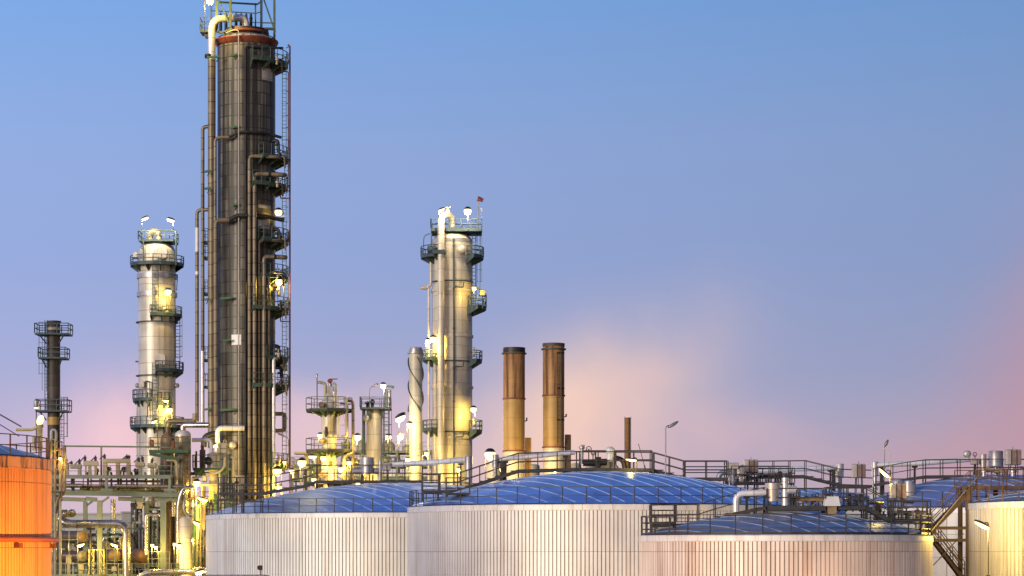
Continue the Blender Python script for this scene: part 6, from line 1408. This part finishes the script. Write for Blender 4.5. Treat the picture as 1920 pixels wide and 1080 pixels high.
mb = MB(); mb.lathe(X(75, 226), 226, [(.25, Z(845, 226)), (.25, Z(803, 226)), (.35, Z(800, 226)), (.3, Z(796, 226))], 14); mb.box(X(62, 226), X(66, 226), 225.6, 226.4, Z(845, 226), Z(818, 226)); part(mb, 'stand', M['cream'], root)
mb = MB(); mb.ball(P(75.5, 788, 226), .32, .3, .5, 10, 8, .4); part(mb, 'flame', M['bulb'], root)
root = thing('beacon_lamp', 'blue grey beacon lamp on a thin pole left of the dark stack', 'lamp', P(68, 850, 226))
mb = MB(); mb.tube([P(68, 850, 226), P(68, 766, 226)], .05, 6); part(mb, 'pole', M['dark'], root)
mb = MB(); mb.lathe(X(68, 226), 226, [(.2, Z(764, 226)), (.25, Z(761, 226)), (.25, Z(752, 226)), (.12, Z(749, 226))], 10); part(mb, 'housing', M['vessel'], root)
mb = MB(); mb.ball(P(68, 765, 226), .2, .2, .1, 8, 6); part(mb, 'bulb', M['bulbw'], root)
# rim gear on the orange tank
D = 126.5
b = MB(); b.bar(P(-20, 766, D), P(40, 800, D), .07); b.bar(P(-20, 784, D), P(36, 818, D), .05); solo(b, 'stair_rail', M['rail'], 'sloping dark handrail above the orange tank', 'railing', P(10, 800, D))

# ------------------------------------------------------------------ far yellow lit pipe racks in the middle
D = 310.0
root = frame('pipe_rack', 'distant yellow lit pipe rack behind the two small columns', 640, 812, D, 6, (845, 872, 895), M['steel'], (642, 676, 710, 744, 778, 810), 843, True, M['steel'], 'pipe rack', .25)
for i in range(9):
    mb = MB(); dd = D + .4 + i * .5; yy = 868 - (i % 3) * 1.5 + (24 if i % 2 else 0); mb.tube([P(641, yy, dd), P(811, yy, dd)], random.uniform(.15, .3), 8); part(mb, 'pipe', M[random.choice(['silver_h', 'pipe_dark', 'cream'])], root)
for i in range(16):
    mb = MB(); px = random.uniform(645, 808); yd = random.choice([845, 872]); c = P(px, yd, D + 1); r, h = random.uniform(.3, .8), random.uniform(.6, 1.6)
    mb.lathe(c.x, c.y, [(r, c.z), (r, c.z + h * .7), (r * .6, c.z + h), (r * .2, c.z + h * 1.2)], 10); part(mb, 'pot', M[random.choice(['cream', 'vessel', 'green', 'drum'])], root)
D = 290.0
root = frame('pipe_rack', 'short yellow lit frame between the tallest column and the small columns', 546, 612, D, 5, (874, 897), M['steel'], (548, 570, 592, 610), 872, True, M['steel'], 'pipe rack', .2)
for i in range(10):
    mb = MB(); px = random.uniform(548, 608); c = P(px, random.choice([874, 897]), D + 1); r, h = random.uniform(.25, .5), random.uniform(.6, 1.6); mb.lathe(c.x, c.y, [(r, c.z), (r, c.z + h), (r * .3, c.z + h * 1.2)], 10); part(mb, 'pot', M[random.choice(['cream', 'vessel', 'drum'])], root)
b = MB(); b.beam(P(553, 850, 288), P(602, 849, 288), 3, .25); b.beam(P(575, 850, 288), P(575, 1100, 288), .5, .5); solo(b, 'canopy', M['cream'], 'flat pale canopy on a post left of the two small columns', 'canopy', (X(577, 288), 288, 0))

# ------------------------------------------------------------------ lit lamps of the process plant
L = lamp
L(395, 4, 246, 'bright lamp at the very top left of the tallest column', size=.42, power=1500, foot=3.6, side=-.8)
L(523, 399, 248.5, 'bright lamp on the upper right side of the tallest column', size=.42, power=700, foot=2.8, side=.7)
L(524, 529, 248.5, 'bright lamp halfway down the right side of the tallest column', size=.42, power=700, foot=2.6, side=.7)
L(403, 836, 244, 'tilted long lamp in front of the base pipes of the tallest column', 'tube', .18, 500, foot=2, side=.3, tilt=-.6, length=.6)
L(521, 884, 246, 'large bright lamp at the right foot of the tallest column', size=.5, power=510, foot=3, side=.6)
L(523, 915, 246, 'lower bright lamp at the right foot of the tallest column above the blue dome', size=.4, power=600, foot=3, side=.6)
L(534, 867, 248, 'small lamp beneath the lowest right platform of the tallest column', size=.2, power=250, foot=.8, side=.3)
L(273, 411, 316, 'left lamp on a bent pole above the silver column', 'tube', .26, 1300, foot=4, side=-.6, tilt=-.4, length=.95, white=True)
L(321, 414, 316, 'right lamp on a bent pole above the silver column', 'tube', .3, 1300, foot=4, side=.5, tilt=.3, length=1.05, white=True)
L(316, 548, 316.3, 'bright lamp over the third platform of the silver column', size=.5, power=900, foot=2.6, side=.5)
L(318, 769, 316.3, 'bright lamp low on the right of the silver column', size=.5, power=880, foot=2.2, side=.5)
L(312, 752, 316.3, 'long lamp under the sixth platform of the silver column', 'tube', .22, 300, foot=.8, side=.4, tilt=.05, length=.8)
L(291, 791, 236, 'tilted long lamp left of the brown bottle neck vessel', 'tube', .16, 210, foot=2.5, side=.5, tilt=-.4, length=.65)
L(828, 395, 296, 'left lamp at the top of the beige column', 'tube', .24, 900, foot=3, side=-.5, tilt=-.35, length=.8, white=True)
L(877, 397, 296, 'right star bright lamp at the top of the beige column', size=.5, power=1300, foot=2.4, side=.02, white=True)
L(889, 541, 297, 'lamp on the right side platform of the beige column', size=.3, power=350, foot=2.4, side=-.1)
L(803, 640, 297, 'left lamp of the close pair on the left of the beige column', size=.36, power=800, foot=2.2, side=-.4)
L(813, 636, 297.4, 'right lamp of the close pair on the left of the beige column', size=.45, power=700, foot=2.4, side=.4)
L(888, 768, 297, 'star bright lamp low on the right of the beige column', size=.42, power=630, foot=2.6, side=.3)
L(751, 785, 286, 'very bright lamp left of the spiral stack', 'tube', .5, 1140, foot=5, side=-.2, tilt=-.5, length=1.3, white=True)
L(751, 819, 286, 'lower lamp left of the spiral stack', size=.42, power=800, foot=3, side=-.4)
L(769, 797, 287, 'tall narrow lamp touching the left side of the spiral stack', size=.4, power=450, foot=4, side=-.5, light=True)
L(719, 724, 236, 'star bright lamp above the plain small column', size=.32, power=700, foot=2.2, side=.1, white=True)
L(601, 817, 233, 'lamp above the lower octagonal platform of the small column', size=.28, power=132, foot=1.5, side=-.2)
L(671, 820, 234, 'round bright lamp between the two small columns', size=.36, power=700, foot=2.2, side=-.1)
L(729, 820, 300, 'small bright lamp right of the plain small column', size=.42, power=700, foot=2.2, side=-.1)
L(567, 868, 280, 'bright lamp left below the flat pale canopy', size=.55, power=1000, foot=3, side=-.3)
L(587, 857, 233.6, 'long lamp under the lower octagonal platform', 'tube', .22, 192, foot=.7, side=.3, tilt=0, length=.8)
L(607, 859, 233.6, 'small lamp at the neck under the lower octagonal platform', size=.3, power=120, foot=.8, side=.3)
L(640, 880, 233.8, 'lamp low behind the walkway right of the small column', size=.3, power=350, foot=1.5, side=.2)
L(590, 900, 233, 'lamp low behind the walkway left of the small column', size=.3, power=350, foot=1.5, side=.2)
L(690, 880, 238, 'added lamp hidden low beside the plain small column', size=.25, power=480, foot=1.5, side=.2)  # unseen lamp, added to light the bottom of the structure
L(800, 850, 292, 'lamp low between the spiral stack and the beige column', size=.3, power=1300, foot=1.5, side=.2)
L(860, 880, 294, 'lamp at the foot of the beige column', size=.3, power=1080, foot=1.5, side=.2)
L(940, 880, 226, 'lamp low in front of the left rusty chimney', size=.2, power=700, foot=1.5, side=.2)
L(1040, 884, 226, 'lamp low in front of the right rusty chimney', size=.2, power=600, foot=1.5, side=.2)
L(115, 860, 227, 'small lamp on the valve station by the orange tank', size=.2, power=250, foot=1.2, side=.3)
L(153, 1022, 231.5, 'long lamp between the two stacked drums', 'tube', .2, 780, foot=3, side=-.5, tilt=-.25, length=.75)
L(216, 1022, 231.5, 'long lamp above the smooth tan drum', 'tube', .2, 720, foot=3, side=.5, tilt=.3, length=.75)
L(287, 1022, 233, 'left small lamp of the pair beside the right rack column', size=.2, power=300, foot=2, side=-.1)
L(294, 1026, 233, 'right small lamp of the pair beside the right rack column', size=.2, power=240, foot=2, side=.2)
L(329, 1020, 229.5, 'small lamp left of the yellow glowing vessel', size=.2, power=300, foot=3, side=-.1)
L(337.5, 1023, 229.5, 'lamp on a bent pole in front of the yellow glowing vessel', size=.24, power=540, foot=3, side=.6)
L(370, 906, 238, 'bright lamp on the left of the equipment tower', size=.38, power=600, foot=1.6, side=-.2)
L(379, 936, 238, 'long lamp under the red platform of the equipment tower', 'tube', .18, 252, foot=.6, side=.3, tilt=.3, length=.9)
L(387, 938, 237.6, 'small lamp right of the long lamp under the red platform', size=.18, power=180, foot=.6, side=.3)
L(370, 981, 236, 'tilted long lamp beside the top left of the white tank', 'tube', .22, 660, foot=2, side=.4, tilt=.35, length=.75)
L(375, 1073, 229, 'bright long lamp at the bottom edge by the white tank', 'tube', .26, 780, foot=1, side=.3, tilt=-.3, length=.85)

street_lamp(541, 868, 247.5, 527, 815, 'unlit bent lamp right of the foot of the tallest column', .35, .75, r=.04)

random.seed(5)
D = 243.0
root = thing('pipe_tangle', 'dense tangle of dark thin pipes and valves between the drums and the rack columns', 'pipes', (X(200, D), D, Z(1079, D)))
for i in range(34):
    px = 98 + i * 6.4 + random.uniform(-2, 2); mm = random.choice(['dark', 'dark', 'greenrail', 'teal', 'brown', 'duct_v', 'cream', 'rail']); dd = D + random.uniform(-1.5, 2)
    y0 = random.choice([990, 998, 1006, 1018, 1030, 1046]); r = random.choice([.05, .06, .08, .12, .16])
    mb = MB(); mb.pipe([P(px, 1090, dd), P(px, y0, dd), P(px + random.choice([-18, -12, 10, 16, 22]), y0 + random.uniform(-.5, .5), dd), P(px + random.choice([-14, 14]), y0 + 30, dd)], r, .25, 7); part(mb, 'pipe', M[mm], root)
for i in range(10):
    y_ = 988 + i * 9 + random.uniform(-2, 2); dd = D + random.uniform(-1.8, 1.5); x0 = random.uniform(96, 150); mb = MB(); mb.tube([P(x0, y_, dd), P(x0 + random.uniform(50, 110), y_, dd)], random.choice([.04, .05, .1, .14]), 7); part(mb, 'cross_pipe', M[random.choice(['dark', 'greenrail', 'duct', 'brown'])], root)
for i in range(16):
    c = P(random.uniform(100, 330), random.uniform(1000, 1070), D - 1.8); r = random.uniform(.12, .26)
    mb = MB(); mb.tube([c + Vector((r * math.cos(2 * PI * t / 10), 0, r * math.sin(2 * PI * t / 10))) for t in range(11)], .03, 5); mb.bar(c - Vector((r, 0, 0)), c + Vector((r, 0, 0)), .04); mb.tube([c, c + Vector((0, 1.2, 0))], .06, 6); mb.tube([c + Vector((0, .7, -.25)), c + Vector((0, .7, .25))], .13, 8); part(mb, 'valve', M[random.choice(['dark', 'bracket', 'rustred', 'dark'])], root)
D = 236.2
root = thing('pipe_tangle', 'thin dark instrument lines and cables under the pipe rack walkway', 'pipes', (X(210, D), D, Z(925, D)))
for i in range(9):
    y_ = random.uniform(896, 920); x0 = random.uniform(98, 220); mb = MB(); mb.tube([P(x0, y_, D), P(x0 + random.uniform(30, 110), y_ + random.uniform(-.6, .6), D)], random.choice([.04, .05, .08]), 6); part(mb, 'line', M[random.choice(['dark', 'brown', 'teal', 'duct'])], root)
for i in range(22):
    px = random.uniform(100, 320); mb = MB(); mb.tube([P(px, random.uniform(893, 900), D + .3), P(px + random.uniform(-1, 1), random.uniform(912, 922), D + .3)], random.choice([.05, .07, .12]), 6); part(mb, 'line', M[random.choice(['dark', 'dark', 'brown', 'duct_v', 'teal'])], root)
for i in range(12):
    px = random.uniform(100, 318); c = P(px, 893, D + .2); h = random.uniform(.4, .9); mb = MB(); mb.lathe(c.x, c.y, [(.08, c.z), (.08, c.z + h * .5), (.16, c.z + h * .55), (.16, c.z + h * .8), (.05, c.z + h)], 8); part(mb, 'valve', M[random.choice(['dark', 'cream', 'teal', 'bracket'])], root)

# small gear, conduits and hoses among the rails on the tank tops
random.seed(21)
def tangle(label, x0, x1, D0, D1, yt0, yt1, yb, n, mats, foot):
    root = thing('pipe_tangle', label, 'pipes', (X((x0 + x1) / 2, D0), D0, foot))
    for i in range(n):
        px = x0 + (x1 - x0) * (i + random.random()) / n; dd = random.uniform(D0, D1); y0 = random.uniform(yt0, yt1); r = random.choice([.025, .03, .04, .06, .1]); dx = random.choice([-9, -6, 6, 9, 14])
        k_ = i % 4
        if k_ == 0: mb = MB().pipe([P(px, yb, dd), P(px, y0, dd), P(px + dx, y0 + 1, dd), P(px + dx, yb, dd)], r, .2, 6); nm = 'hoop_pipe'
        elif k_ == 1: mb = MB().tube([P(px, y0 + 4, dd), P(px + dx * 3, y0 + 4 + random.uniform(-2, 2), dd)], r, 6); nm = 'conduit'
        elif k_ == 2:
            c = P(px, yb, dd); h = (yb - y0) * S(dd) * .8; mb = MB().lathe(c.x, c.y, [(.1, c.z), (.08, c.z + h * .5), (.18, c.z + h * .55), (.18, c.z + h * .75), (.05, c.z + h * .8), (.05, c.z + h), (.16, c.z + h + .01), (.16, c.z + h + .04)], 8); nm = 'valve'
        else: mb = MB().cbox(X(px, dd), X(px + 6, dd), dd - .12, dd + .12, Z((y0 + yb) / 2, dd), Z(y0, dd), .02); q = P(px + 3, yb, dd); mb.bar(q, (q.x, q.y, Z((y0 + yb) / 2, dd)), .05); nm = 'box'
        part(mb, nm, M[random.choice(mats)], root)
tangle('dark hoses, valves and small boxes crowded behind the rails of the slate dome platform', 1490, 1625, 142, 145, 918, 936, 952, 26, ['rail', 'dark', 'rail', 'vessel', 'brown', 'cabinet'], Z(953, 143))
tangle('hoses and small valves crowded on the footbridge under the cream cabinet', 1370, 1480, 178.7, 180, 880, 896, 905, 24, ['rail', 'dark', 'dark', 'vessel', 'teal'], Z(906, 178))
tangle('brown conduits and valves crowded below the copper cabinet and the lit lamp', 1625, 1738, 144.5, 146.5, 938, 962, 976, 22, ['rail', 'brown', 'stair', 'drum', 'dark'], Z(977, 145))
tangle('brown conduits and valves crowded below the orange lit cabinet at the right edge', 1830, 1918, 172.4, 174, 872, 884, 893, 14, ['stair', 'brown', 'cabinet', 'drum'], Z(894, 173))
tangle('bright yellow lit pipes and valves at the foot of the small column with octagonal platforms', 560, 690, 236, 240, 852, 890, 915, 30, ['cream', 'dark', 'greenrail', 'silver', 'yellowsteel', 'pipe_dark'], Z(916, 237))
tangle('dark pipes and valves between the ladder tower and the equipment tower', 356, 432, 237, 239, 890, 980, 1075, 26, ['dark', 'cream', 'greenrail', 'brown', 'silver', 'green'], Z(1076, 238))
L(548, 884, 242, 'added round lamp just right of the red standpipe foot', size=.3, power=500, foot=1.5, side=.2)  # these last lamps are added to give the low plant more light
L(655, 868, 234.5, 'added round lamp low on the right side of the octagonal platform column', size=.26, power=400, foot=1.2, side=.2)
L(765, 862, 288, 'added round lamp at the foot of the spiral stack', size=.34, power=700, foot=1.5, side=-.3)
L(362, 1012, 236, 'added round lamp between the yellow glowing vessel and the white tank', size=.2, power=450, foot=1.5, side=.2)
